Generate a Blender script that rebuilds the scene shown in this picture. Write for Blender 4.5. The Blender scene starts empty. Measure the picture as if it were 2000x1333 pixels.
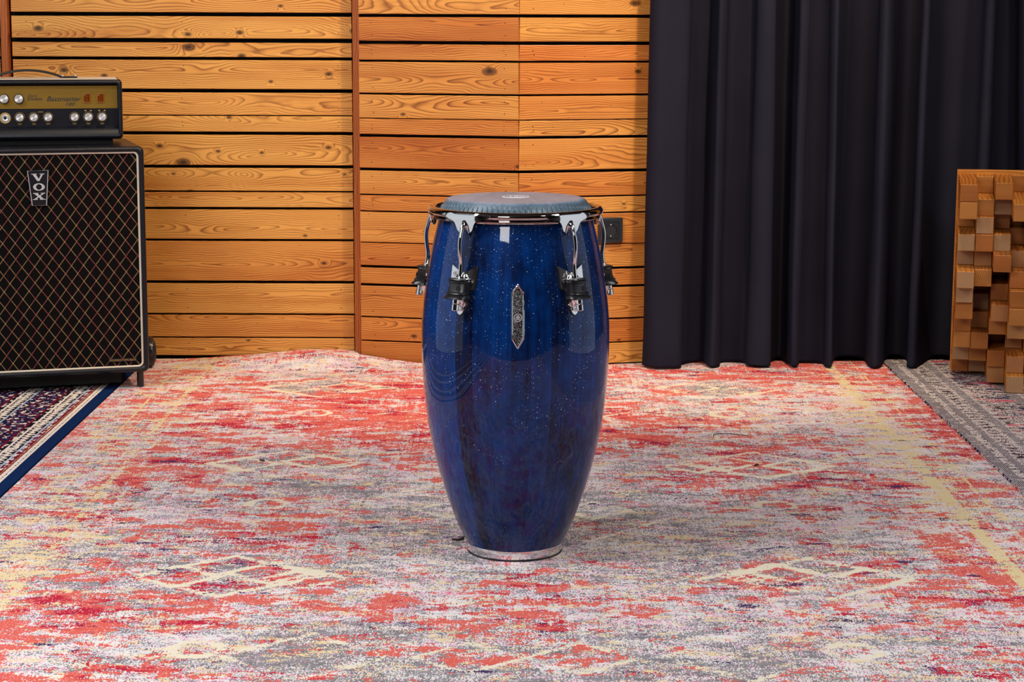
import bpy, bmesh, math, random
import numpy as np
from mathutils import Vector, Matrix

random.seed(7)
SC = bpy.context.scene
COL = SC.collection
PI = math.pi

# ------------------------------------------------------------------ object helpers
def link(o, parent=None):
    COL.objects.link(o)
    if parent is not None:
        o.parent = parent
    return o

def tag(o, label=None, cat=None, group=None, kind=None):
    if label: o['label'] = label
    if cat: o['category'] = cat
    if group: o['group'] = group
    if kind: o['kind'] = kind
    return o

def thing(name, label, cat, loc=(0, 0, 0), rz=0.0, group=None):
    o = bpy.data.objects.new(name, None)
    o.empty_display_size = 0.05
    link(o)
    o.location = loc
    o.rotation_euler = (0, 0, rz)
    return tag(o, label, cat, group)

class MB:
    """collects geometry for ONE mesh object"""
    def __init__(self):
        self.v = []; self.f = []; self.m = []
    def add(self, verts, faces, mat=0):
        b = len(self.v)
        self.v.extend([tuple(p) for p in verts])
        for q in faces:
            self.f.append(tuple(b + i for i in q)); self.m.append(mat)
    def box(self, x0, x1, y0, y1, z0, z1, mat=0, M=None):
        vs = [(x, y, z) for z in (z0, z1) for y in (y0, y1) for x in (x0, x1)]
        if M is not None: vs = [M @ Vector(p) for p in vs]
        self.add(vs, [(0, 2, 3, 1), (4, 5, 7, 6), (0, 1, 5, 4), (2, 6, 7, 3), (0, 4, 6, 2), (1, 3, 7, 5)], mat)
    def lathe(self, prof, n=64, mat=0, M=None, a0=0.0, closed=True, rfun=None):
        vs = []
        for k in range(n):
            a = a0 + 2 * PI * k / n
            for i, (r, z) in enumerate(prof):
                rr = rfun(r, z, a, i) if rfun else r
                p = Vector((rr * math.sin(a), -rr * math.cos(a), z))
                vs.append(M @ p if M is not None else p)
        m = len(prof); fs = []
        for k in range(n):
            k2 = (k + 1) % n
            for i in range(m - 1):
                fs.append((k * m + i, k2 * m + i, k2 * m + i + 1, k * m + i + 1))
        self.add(vs, fs, mat)
    def tube(self, path, r, n=12, mat=0, caps=True, closed=False):
        pts = [Vector(p) for p in path]
        N = len(pts); rings = []
        up = None
        for i, p in enumerate(pts):
            if closed:
                t = (pts[(i + 1) % N] - pts[i - 1]).normalized()
            else:
                t = (pts[min(i + 1, N - 1)] - pts[max(i - 1, 0)]).normalized()
            if up is None:
                ref = Vector((0, 0, 1)) if abs(t.z) < 0.9 else Vector((1, 0, 0))
                up = (ref - t * ref.dot(t)).normalized()
            else:
                up = (up - t * up.dot(t)).normalized()
            w = t.cross(up)
            rr = r[i] if isinstance(r, (list, tuple)) else r
            rings.append([p + up * (rr * math.cos(2 * PI * k / n)) + w * (rr * math.sin(2 * PI * k / n)) for k in range(n)])
        vs = [q for g in rings for q in g]; fs = []
        for i in range(N if closed else N - 1):
            j = (i + 1) % N
            for k in range(n):
                k2 = (k + 1) % n
                fs.append((i * n + k, i * n + k2, j * n + k2, j * n + k))
        if caps and not closed:
            fs.append(tuple(range(n - 1, -1, -1)))
            fs.append(tuple((N - 1) * n + k for k in range(n)))
        self.add(vs, fs, mat)
    def loft(self, rings, mat=0, caps=True):
        n = len(rings[0]); vs = [p for g in rings for p in g]; fs = []
        for i in range(len(rings) - 1):
            for k in range(n):
                k2 = (k + 1) % n
                fs.append((i * n + k, i * n + k2, (i + 1) * n + k2, (i + 1) * n + k))
        if caps:
            fs.append(tuple(range(n - 1, -1, -1)))
            fs.append(tuple((len(rings) - 1) * n + k for k in range(n)))
        self.add(vs, fs, mat)
    def prism(self, outline, t0, t1, axis='y', mat=0, M=None):
        """2D outline (a,b) extruded: axis y -> points (a, t, b)"""
        def P(a, b, t):
            p = Vector((a, t, b)) if axis == 'y' else Vector((a, b, t))
            return M @ p if M is not None else p
        n = len(outline)
        vs = [P(a, b, t0) for a, b in outline] + [P(a, b, t1) for a, b in outline]
        fs = [tuple(range(n)), tuple(range(2 * n - 1, n - 1, -1))]
        for k in range(n):
            k2 = (k + 1) % n
            fs.append((k, n + k, n + k2, k2))
        self.add(vs, fs, mat)
    def mesh(self, name, mats, smooth=True, angle=35):
        me = bpy.data.meshes.new(name)
        me.from_pydata(self.v, [], self.f)
        for m in (mats if isinstance(mats, (list, tuple)) else [mats]):
            me.materials.append(m)
        me.polygons.foreach_set('material_index', self.m)
        bm = bmesh.new(); bm.from_mesh(me)
        bmesh.ops.recalc_face_normals(bm, faces=bm.faces)
        bm.to_mesh(me); bm.free()
        if smooth:
            me.polygons.foreach_set('use_smooth', [True] * len(me.polygons))
            me.set_sharp_from_angle(angle=math.radians(angle))
        me.update()
        return me
    def build(self, name, mats, parent=None, smooth=True, angle=35, bevel=0, seg=2, blim=40):
        o = bpy.data.objects.new(name, self.mesh(name, mats, smooth, angle))
        link(o, parent)
        if bevel:
            b = o.modifiers.new('Bevel', 'BEVEL')
            b.width = bevel; b.segments = seg; b.limit_method = 'ANGLE'; b.angle_limit = math.radians(blim)
            b.harden_normals = False
        return o

def copy_tree(o, parent=None):
    c = o.copy(); COL.objects.link(c)
    if parent is not None: c.parent = parent
    for ch in list(o.children): copy_tree(ch, c)
    return c

def catmull(pts, n=8):
    P = [Vector(p) for p in pts]; out = []
    for i in range(len(P) - 1):
        p0 = P[max(i - 1, 0)]; p1 = P[i]; p2 = P[i + 1]; p3 = P[min(i + 2, len(P) - 1)]
        for k in range(n):
            t = k / n
            out.append(0.5 * ((2 * p1) + (p2 - p0) * t + (2 * p0 - 5 * p1 + 4 * p2 - p3) * t * t + (3 * p1 - p0 - 3 * p2 + p3) * t ** 3))
    out.append(P[-1])
    return out

def rrect(x0, x1, z0, z1, r, n=6):
    """rounded rectangle outline"""
    pts = []
    for cx, cz, a in ((x1 - r, z0 + r, -90), (x1 - r, z1 - r, 0), (x0 + r, z1 - r, 90), (x0 + r, z0 + r, 180)):
        for k in range(n + 1):
            t = math.radians(a + 90 * k / n)
            pts.append((cx + r * math.cos(t), cz + r * math.sin(t)))
    return pts

def text_mesh(body, size, depth, shear=0.0, align='LEFT', xscale=1.0, space=1.0, offset=0.0):
    cu = bpy.data.curves.new('t', 'FONT')
    cu.body = body; cu.size = size; cu.extrude = depth; cu.shear = shear
    cu.align_x = align; cu.align_y = 'CENTER'; cu.space_character = space; cu.offset = offset
    cu.resolution_u = 3
    o = bpy.data.objects.new('t', cu); COL.objects.link(o)
    bpy.context.view_layer.update()
    dg = bpy.context.evaluated_depsgraph_get()
    me = bpy.data.meshes.new_from_object(o.evaluated_get(dg))
    bpy.data.objects.remove(o)
    for v in me.vertices: v.co.x *= xscale
    return me

def text_obj(name, body, size, depth, M, mat, parent, **kw):
    me = text_mesh(body, size, depth, **kw)
    me.transform(M)
    me.materials.clear(); me.materials.append(mat)
    o = bpy.data.objects.new(name, me); link(o, parent)
    return o

# ------------------------------------------------------------------ node helpers
class N:
    """tiny expression builder on a node tree"""
    def __init__(s, name):
        s.mat = bpy.data.materials.new(name); s.mat.use_nodes = True
        s.t = s.mat.node_tree; s.t.nodes.clear()
        s.out = s.t.nodes.new('ShaderNodeOutputMaterial')
        s.b = s.t.nodes.new('ShaderNodeBsdfPrincipled')
        s.t.links.new(s.b.outputs[0], s.out.inputs[0])
    def lk(s, a, sock):
        if isinstance(a, E): s.t.links.new(a.s, sock)
        elif isinstance(a, bpy.types.NodeSocket): s.t.links.new(a, sock)
        else: sock.default_value = a
    def set(s, **kw):
        for k, v in kw.items():
            nm = k.replace('_', ' ')
            if isinstance(v, (tuple, list)) and len(v) == 3: v = (*v, 1)
            s.lk(v, s.b.inputs[nm])
        return s
    def math(s, op, *a, clamp=False):
        n = s.t.nodes.new('ShaderNodeMath'); n.operation = op; n.use_clamp = clamp
        for i, x in enumerate(a): s.lk(x, n.inputs[i])
        return E(s, n.outputs[0])
    def geo(s, which='Object'):
        n = s.t.nodes.new('ShaderNodeTexCoord'); return E(s, n.outputs[which])
    def attr(s, nm, out='Vector'):
        n = s.t.nodes.new('ShaderNodeAttribute'); n.attribute_name = nm; return E(s, n.outputs[out])
    def sep(s, v):
        n = s.t.nodes.new('ShaderNodeSeparateXYZ'); s.lk(v, n.inputs[0]); return [E(s, n.outputs[i]) for i in range(3)]
    def com(s, x, y, z=0.0):
        n = s.t.nodes.new('ShaderNodeCombineXYZ')
        for i, a in enumerate((x, y, z)): s.lk(a, n.inputs[i])
        return E(s, n.outputs[0])
    def noise(s, v, scale=1.0, detail=2.0, rough=0.5, dist=0.0, out='Fac'):
        n = s.t.nodes.new('ShaderNodeTexNoise'); s.lk(v, n.inputs['Vector'])
        n.inputs['Scale'].default_value = scale; n.inputs['Detail'].default_value = detail
        n.inputs['Roughness'].default_value = rough; n.inputs['Distortion'].default_value = dist
        return E(s, n.outputs[out])
    def white(s, v, out='Value'):
        n = s.t.nodes.new('ShaderNodeTexWhiteNoise'); n.noise_dimensions = '3D'; s.lk(v, n.inputs['Vector'])
        return E(s, n.outputs[out])
    def voro(s, v, scale=1.0, out='Distance', feature='F1', rnd=1.0, dim='3D'):
        n = s.t.nodes.new('ShaderNodeTexVoronoi'); n.voronoi_dimensions = dim; n.feature = feature; s.lk(v, n.inputs['Vector'])
        n.inputs['Scale'].default_value = scale; n.inputs['Randomness'].default_value = rnd
        return E(s, n.outputs[out])
    def mix(s, f, a, b, mode='MIX'):
        n = s.t.nodes.new('ShaderNodeMix'); n.data_type = 'RGBA'; n.blend_type = mode
        s.lk(f, n.inputs[0])
        for k, i in ((a, 6), (b, 7)):
            if isinstance(k, (tuple, list)) and len(k) == 3: k = (*k, 1)
            s.lk(k, n.inputs[i])
        return E(s, n.outputs[2])
    def step(s, x, e, w=0.02):
        """smooth 0->1 around e"""
        n = s.t.nodes.new('ShaderNodeMapRange'); n.clamp = True
        s.lk(x, n.inputs[0])
        if isinstance(e, E):
            s.lk(e - w, n.inputs[1]); s.lk(e + w, n.inputs[2])
        else:
            n.inputs[1].default_value = e - w; n.inputs[2].default_value = e + w
        return E(s, n.outputs[0])
    def bump(s, h, strength=0.3, dist=0.001):
        n = s.t.nodes.new('ShaderNodeBump'); n.inputs['Strength'].default_value = strength
        n.inputs['Distance'].default_value = dist; s.lk(h, n.inputs['Height'])
        s.t.links.new(n.outputs[0], s.b.inputs['Normal']); return s

class E:
    def __init__(s, n, sock): s.n = n; s.s = sock
    def __add__(s, o): return s.n.math('ADD', s, o)
    __radd__ = __add__
    def __sub__(s, o): return s.n.math('SUBTRACT', s, o)
    def __rsub__(s, o): return s.n.math('SUBTRACT', o, s)
    def __mul__(s, o): return s.n.math('MULTIPLY', s, o)
    __rmul__ = __mul__
    def __truediv__(s, o): return s.n.math('DIVIDE', s, o)
    def __gt__(s, o): return s.n.math('GREATER_THAN', s, o)
    def __lt__(s, o): return s.n.math('LESS_THAN', s, o)
    def f(s, op, *a, **k): return s.n.math(op, s, *a, **k)

def srgb(r, g, b):
    def c(x):
        x /= 255.0
        return x / 12.92 if x <= 0.04045 else ((x + 0.055) / 1.055) ** 2.4
    return (c(r), c(g), c(b))

def simple(name, col, rough=0.5, metal=0.0, **kw):
    n = N(name); n.set(Base_Color=col, Roughness=rough, Metallic=metal, **kw)
    return n.mat

# ------------------------------------------------------------------ materials
def mat_wood(name, pale, mid, dark, ringf=95.0, knots=True, rough=0.42, endgrain=False):
    """boards: attribute 'pc' = (x along board, z in board, seed); 'tone' = (lightness, redness, knottiness)"""
    n = N(name)
    px, pz, seed = n.sep(n.attr('pc'))
    tl, tr, tk = n.sep(n.attr('tone'))
    base = n.com(px, pz, seed)
    low = n.noise(n.com(px * 1.3, pz * 3.0, seed), 1.0, 2.0)
    low2 = n.noise(n.com(px * 3.5, pz * 9.0, seed + 31.0), 1.0, 3.0)
    if endgrain:
        dx = px + (low - 0.5) * 0.02; dz = pz
        r = (dx * dx + dz * dz).f('SQRT') + (low2 - 0.5) * 0.004
        kn = None
    else:
        zz = pz + (low2 - 0.5) * 0.05 + (n.white(n.com(seed, 3.0, 1.0)) - 0.5) * 0.05
        yy = (low - 0.5) * (tk * 0.30 + 0.07) + (low2 - 0.5) * 0.03
        r = (zz * zz + yy * yy).f('SQRT')
        if knots:
            kv = n.com(px * 6.0, pz * 10.5 + seed * 5.3, 0.0)
            kd = n.voro(kv, 1.0, dim='2D')
            kc = n.voro(kv, 1.0, out='Color', dim='2D')
            kr, kg, kb = n.sep(kc)
            hit = kr > (1.0 - tk * 0.72)
            size = hit * (kg * kg * 0.11 + 0.034)
            halo = (1.0 - kd / (size * 3.0 + 0.001)).f('MAXIMUM', 0.0)
            r = r + halo * halo * 0.030
            kn = n.step(size - kd * (0.75 + n.noise(base, 40.0) * 0.5), 0.0, 0.025)
            kcore = n.step(size * 0.45 - kd, 0.0, 0.02)
        else:
            kn = None
    ph = r * (n.white(n.com(seed, 7.0, 2.0)) * 0.55 + 0.55) * ringf if endgrain else r * ringf
    saw = ph.f('FRACT')
    late = saw.f('POWER', 4.0) * (1.0 - n.step(saw, 0.93, 0.06))
    fib = n.noise(n.com(px * 9.0, pz * 420.0, seed), 1.0, 2.0)
    mott = n.noise(n.com(px * 2.2, pz * 14.0, seed + 9.0), 1.0, 3.0)
    amt = (late * (0.55 + 0.7 * low) + (fib - 0.5) * 0.45 + (mott - 0.5) * 1.7 + 0.22 - tl * 0.30)
    col = n.mix(n.step(amt, 0.45, 0.45), pale, mid)
    col = n.mix((late * 1.35 * (0.4 + mott)).f('MINIMUM', 1.0), col, dark)
    deep = n.mix(1.0, col, (0.70, 0.42, 0.25, 1), 'MULTIPLY')
    band = n.noise(n.com(px * 0.7, pz * 24.0, seed + 17.0), 1.0, 2.0)
    col = n.mix(n.step(band, 0.60, 0.10) * 0.45, col, deep)
    col = n.mix(((0.66 - tl) * 1.25).f('MAXIMUM', 0.0).f('MINIMUM', 1.0), col, deep)
    if endgrain:
        col = n.mix(tk, col, n.mix(late * 0.8, (0.37, 0.235, 0.125), (0.15, 0.08, 0.035)))
    red = n.mix(1.0, col, (1.0, 0.66, 0.62, 1), 'MULTIPLY')
    col = n.mix(tr.f('MINIMUM', 1.0), col, red)
    if kn is not None:
        col = n.mix(kn * 0.75, col, tuple(0.45 * c for c in dark))
        col = n.mix(kcore * 0.8, col, (0.03, 0.012, 0.006))
    n.set(Base_Color=col, Roughness=rough)
    n.b.inputs['Specular IOR Level'].default_value = 0.35
    n.bump(late * -1.0 + fib * 0.6, 0.12, 0.0006)
    return n.mat

M_WOOD = mat_wood('wall_larch', srgb(228, 166, 82), srgb(192, 116, 44), srgb(104, 46, 12), ringf=165.0)
M_STUD = mat_wood('batten_wood', srgb(190, 112, 52), srgb(160, 84, 34), srgb(110, 54, 20), ringf=140, knots=False)
M_BLOCK = mat_wood('block_side_grain', srgb(196, 128, 52), srgb(158, 94, 34), srgb(104, 56, 18), ringf=120, knots=False)
M_BLOCKEND = mat_wood('block_end_grain', srgb(178, 118, 56), srgb(140, 86, 36), srgb(100, 58, 24), ringf=310, endgrain=True)
M_BLACK = simple('black_paint', (0.004, 0.004, 0.005), 0.7)
M_NAIL = simple('nail_steel', (0.05, 0.03, 0.02), 0.5, 0.4)

def mat_curtain():
    n = N('black_curtain_cloth')
    o = n.geo('Object')
    x, y, z = n.sep(o)
    w = n.noise(n.com(x * 900.0, y * 900.0, z * 900.0), 1.0, 1.0)
    big = n.noise(o, 6.0, 3.0)
    n.set(Base_Color=n.mix(big, srgb(33, 33, 44), srgb(41, 41, 54)), Roughness=0.85)
    n.b.inputs['Specular IOR Level'].default_value = 0.02
    n.b.inputs['Sheen Weight'].default_value = 0.0
    n.b.inputs['Sheen Roughness'].default_value = 0.45
    n.b.inputs['Sheen Tint'].default_value = (0.55, 0.55, 0.75, 1)
    n.bump(w, 0.15, 0.0004)
    return n.mat
M_CURTAIN = mat_curtain()

def mat_shell():
    n = N('blue_lacquer')
    o = n.geo('Object'); x, y, z = n.sep(o)
    th = n.math('ARCTAN2', x, y * -1.0)
    u = th * 0.19
    st = (th * (30.0 / (2 * PI)) + 40.3).f('FLOOR')
    sw = n.white(n.com(st, 2.0, 5.0))
    streak = n.noise(n.com(u * 130.0, z * 4.0, st * 3.3), 1.0, 3.0, 0.6)
    blot = n.noise(n.com(u * 30.0, z * 18.0, st), 1.0, 4.0, 0.65)
    blot2 = n.noise(n.com(u * 9.0, z * 6.0, 3.0), 1.0, 4.0, 0.6)
    k = (sw * 0.50 + streak * 0.60 + blot * 0.65 + (blot2 - 0.5) * 0.9 - 0.46)
    col = n.mix(n.step(k, 0.48, 0.40), srgb(2, 6, 34), srgb(0, 62, 140))
    # metal flake in the lacquer
    def flakes(cell, rad, keep, seed):
        v = n.com(u / cell + seed * 7.3, z / cell, 0.0)
        d = n.voro(v, 1.0, dim='2D')
        c = n.sep(n.voro(v, 1.0, out='Color', dim='2D'))
        return (d < (c[1] * 0.7 + 0.3) * (rad / cell)) * (c[0] > (1.0 - keep))
    up = n.step(z, 0.33, 0.16)
    fl = flakes(0.0105, 0.00080, 0.33, 3.0) + flakes(0.0062, 0.00048, 0.30, 8.0)
    fl = (fl * (n.noise(n.com(u * 14.0, z * 14.0, 2.0), 1.0, 2.0) > (0.67 - up * 0.26))).f('MINIMUM', 1.0)
    n.set(Base_Color=n.mix(fl, col, (0.75, 0.9, 1.0)), Roughness=n.math('ADD', fl * -0.1, 0.42), Metallic=fl * 0.3,
          Coat_Weight=1.0, Coat_Roughness=0.025)
    n.b.inputs['Coat IOR'].default_value = 1.38
    n.b.inputs['Specular IOR Level'].default_value = 0.05
    return n.mat
M_SHELL = mat_shell()

def mat_chrome(name, col, rough):
    n = N(name)
    n.set(Base_Color=col, Roughness=rough, Metallic=1.0)
    return n.mat
M_CHROME = mat_chrome('chrome', (0.80, 0.79, 0.80), 0.06)
M_CHROME_DK = mat_chrome('smoked_chrome', (0.46, 0.40, 0.38), 0.05)
M_RUBBER = simple('black_rubber', (0.010, 0.010, 0.012), 0.32)

def mat_head():
    n = N('drum_skin')
    o = n.geo('Object'); x, y, z = n.sep(o)
    a = n.noise(n.com(x * 26.0, y * 8.0, z * 26.0), 1.0, 5.0, 0.7)
    b = n.noise(o, 330.0, 2.0)
    col = n.mix(n.step(a, 0.55, 0.25), srgb(104, 122, 138), srgb(168, 172, 180))
    col = n.mix(n.step(b, 0.62, 0.08) * 0.5, col, srgb(196, 214, 222))
    rr = (x * x + y * y).f('SQRT')
    flat = 1.0 - n.step(rr, 0.143, 0.004)
    col = n.mix(flat, n.mix(1.0, col, (0.36, 0.50, 0.56, 1), 'MULTIPLY'), n.mix(1.0, col, (0.98, 1.02, 1.12, 1), 'MULTIPLY'))
    n.set(Base_Color=col, Roughness=0.38)
    n.bump(a + b * 0.4, 0.15, 0.0006)
    return n.mat
M_HEAD = mat_head()
M_LOGO_WHITE = simple('white_print', srgb(232, 232, 238), 0.5)
M_INK = simple('dark_print', (0.02, 0.018, 0.016), 0.6)

def mat_glitter():
    n = N('black_glitter')
    o = n.geo('Object')
    c = n.sep(n.voro(o, 1150.0, out='Color'))
    sp = c[0] > 0.80
    n.set(Base_Color=n.mix(sp, (0.004, 0.004, 0.005), (0.75, 0.75, 0.78)), Roughness=0.3, Metallic=sp * 0.6)
    return n.mat
M_GLITTER = mat_glitter()

def mat_tolex():
    n = N('black_tolex')
    o = n.geo('Object')
    v = n.voro(o, 620.0)
    w = n.noise(o, 9.0, 4.0)
    sc = n.noise(o, 60.0, 5.0, 0.7)
    scuff = n.step(sc, 0.76, 0.02) * n.step(w, 0.54, 0.06)
    n.set(Base_Color=n.mix(scuff * 0.6, n.mix(w, (0.003, 0.004, 0.008), (0.007, 0.009, 0.016)), (0.25, 0.24, 0.22)), Roughness=0.34)
    n.b.inputs['Specular IOR Level'].default_value = 0.35
    n.bump(v, 0.22, 0.0010)
    return n.mat
M_TOLEX = mat_tolex()

def mat_grille():
    n = N('diamond_grille_cloth')
    o = n.geo('Object'); x, y, z = n.sep(o)
    wob = n.noise(n.com(x * 9.0, 0.0, z * 9.0), 1.0, 1.0)
    W, H = 0.0357, 0.0478
    a = x / W + z / H + (wob - 0.5) * 0.10
    b = x / W - z / H + (wob - 0.5) * 0.10
    def line(t):
        d = ((t.f('FRACT')) - 0.5).f('ABSOLUTE')
        return 1.0 - n.step(d, 0.034, 0.022)
    la, lb = line(a), line(b)
    ln = la.f('MAXIMUM', lb)
    knot = la * lb
    th = n.noise(n.com(x * 60.0, z * 60.0, 0.0), 1.0, 2.0)
    par = n.math('SINE', (a + b) * PI) * 0.5 + 0.5
    pink = n.step(th + par * 0.35, 0.68, 0.1)
    weave = n.noise(n.com(x * 700.0, z * 500.0, 0.0), 1.0, 1.0)
    lc = n.mix(pink, srgb(134, 112, 76), srgb(130, 66, 66))
    lc = n.mix(knot * (1.0 - pink), lc, srgb(196, 176, 104))
    n.set(Base_Color=n.mix(ln, n.mix(weave, (0.002, 0.0014, 0.0018), (0.004, 0.003, 0.003)), lc), Roughness=0.85)
    n.b.inputs['Specular IOR Level'].default_value = 0.1
    n.bump(weave * 0.5 + ln, 0.3, 0.001)
    return n.mat
M_GRILLE = mat_grille()
M_PIPING = simple('cream_piping', srgb(214, 200, 180), 0.5)
M_GOLD = None
def mat_gold():
    n = N('brushed_gold_plate')
    o = n.geo('Object'); x, y, z = n.sep(o)
    br = n.noise(n.com(x * 3.0, 0.0, z * 900.0), 1.0, 2.0)
    n.set(Base_Color=n.mix(br, srgb(136, 104, 36), srgb(166, 132, 56)), Roughness=0.40, Metallic=0.75)
    return n.mat
M_GOLD = mat_gold()
def mat_alu():
    n = N('spun_aluminium')
    o = n.geo('Object'); x, y, z = n.sep(o)
    n.set(Base_Color=(0.88, 0.88, 0.90), Roughness=0.32, Metallic=0.70, Anisotropic=0.8)
    t = n.t.nodes.new('ShaderNodeTangent'); t.direction_type = 'RADIAL'; t.axis = 'Y'
    n.t.links.new(t.outputs[0], n.b.inputs['Tangent'])
    return n.mat
M_ALU = mat_alu()
M_PANEL_BLACK = simple('black_panel', (0.006, 0.007, 0.012), 0.28)
M_AMBER = simple('amber_plastic', srgb(104, 46, 4), 0.15)
M_AMBER_RIM = simple('amber_rim', srgb(150, 92, 22), 0.2)
M_SILVER = simple('silver_letter', (0.62, 0.62, 0.63), 0.35, 0.35)
M_GOLDINK = simple('gold_print', srgb(176, 140, 70), 0.5)
M_PLASTIC = simple('black_plastic', (0.012, 0.013, 0.016), 0.25)
M_SOCKET = simple('anthracite_plastic', srgb(38, 40, 44), 0.35)
M_LEAF = simple('dry_leaf', srgb(52, 34, 20), 0.7)

# ------------------------------------------------------------------ camera (drum stands at the origin)
CAMD, CAMH = 4.17619, 1.13
pitch = math.atan(636.0 / 3950.0); roll = 0.0035
fw = Vector((0, math.cos(pitch), -math.sin(pitch)))
rt = Vector((1, 0, 0)); up = rt.cross(fw)
r2 = rt * math.cos(roll) + up * math.sin(roll); u2 = -rt * math.sin(roll) + up * math.cos(roll)
cam = bpy.data.cameras.new('camera'); cam.sensor_width = 36.0; cam.lens = 3950.0 / 2000.0 * 36.0
cam.clip_start = 0.05; cam.clip_end = 60
co = bpy.data.objects.new('camera', cam); link(co)
co.matrix_world = Matrix(((r2.x, u2.x, -fw.x, 0), (r2.y, u2.y, -fw.y, -CAMD), (r2.z, u2.z, -fw.z, CAMH), (0, 0, 0, 1)))
SC.camera = co

# ------------------------------------------------------------------ the room shell
def struct(o, label=None):
    o['kind'] = 'structure'
    if label: o['label'] = label
    return o

def boxobj(name, x0, x1, y0, y1, z0, z1, mat):
    m = MB(); m.box(x0, x1, y0, y1, z0, z1)
    return m.build(name, mat, None, smooth=False)

M_FLOOR = N('dark_floor')
_o = M_FLOOR.geo('Object'); M_FLOOR.set(Base_Color=M_FLOOR.mix(M_FLOOR.noise(_o, 12.0, 3.0), (0.05, 0.03, 0.02), (0.08, 0.05, 0.03)), Roughness=0.5)
M_PLASTER = N('grey_plaster')
_o = M_PLASTER.geo('Object'); M_PLASTER.set(Base_Color=M_PLASTER.mix(M_PLASTER.noise(_o, 4.0, 3.0), (0.10, 0.10, 0.105), (0.13, 0.13, 0.135)), Roughness=0.9)
M_CEIL = simple('dark_ceiling', (0.08, 0.078, 0.075), 0.9)

struct(boxobj('floor', -4.5, 4.5, -7.5, 3.6, -0.08, 0.0, M_FLOOR.mat))
struct(boxobj('ceiling', -4.5, 4.5, -7.5, 3.6, 3.0, 3.1, M_CEIL))
struct(boxobj('wall_left', -4.6, -4.5, -7.5, 3.6, 0.0, 3.0, M_PLASTER.mat))
struct(boxobj('wall_right', 4.5, 4.6, -7.5, 3.6, 0.0, 3.0, M_PLASTER.mat))
struct(boxobj('wall_front', -4.6, 4.6, -7.6, -7.5, 0.0, 3.0, M_PLASTER.mat))
wall = struct(boxobj('wall_back', -4.5, 4.5, 2.62, 2.72, 0.0, 3.0, M_BLACK))

# boards: list of gap intervals (z top, z bottom); boards lie between them
LG = [(1.1368, 1.1241), (1.0541, 1.0405), (0.9945, 0.9849), (0.8923, 0.8804), (0.8085, 0.8050), (0.7547, 0.7443), (0.6464, 0.6366),
      (0.5628, 0.5578), (0.5092, 0.5010), (0.4050, 0.3974), (0.2672, 0.2577), (0.1591, 0.1529), (0.0807, 0.0761)]
RG = [(1.1340, 1.1240), (1.0494, 1.0386), (0.9892, 0.9826), (0.8842, 0.8782), (0.8043, 0.8013), (0.7521, 0.7430), (0.6438, 0.6345),
      (0.5597, 0.5549), (0.5058, 0.5011), (0.4034, 0.4000), (0.3272, 0.3192), (0.2678, 0.2592), (0.1600, 0.1548), (0.0814, 0.0767)]

def boards_from(gaps, z0):
    zs = []
    top = 1.245
    extra = []
    z = gaps[0][0]
    # boards above the picture continue the rhythm up to 2.6 m
    cur = z; k = 0; hs = [0.098, 0.075, 0.118, 0.062, 0.105, 0.085]
    while cur < 2.55:
        h = hs[k % 6]; extra.append((cur, cur + h)); cur += h + 0.009; k += 1
    extra.reverse()
    out = extra[:]
    for i, (a, b) in enumerate(gaps):
        lo = gaps[i + 1][0] if i + 1 < len(gaps) else z0
        out.append((lo, b))
    return out      # top -> bottom, (z low, z high)

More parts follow.
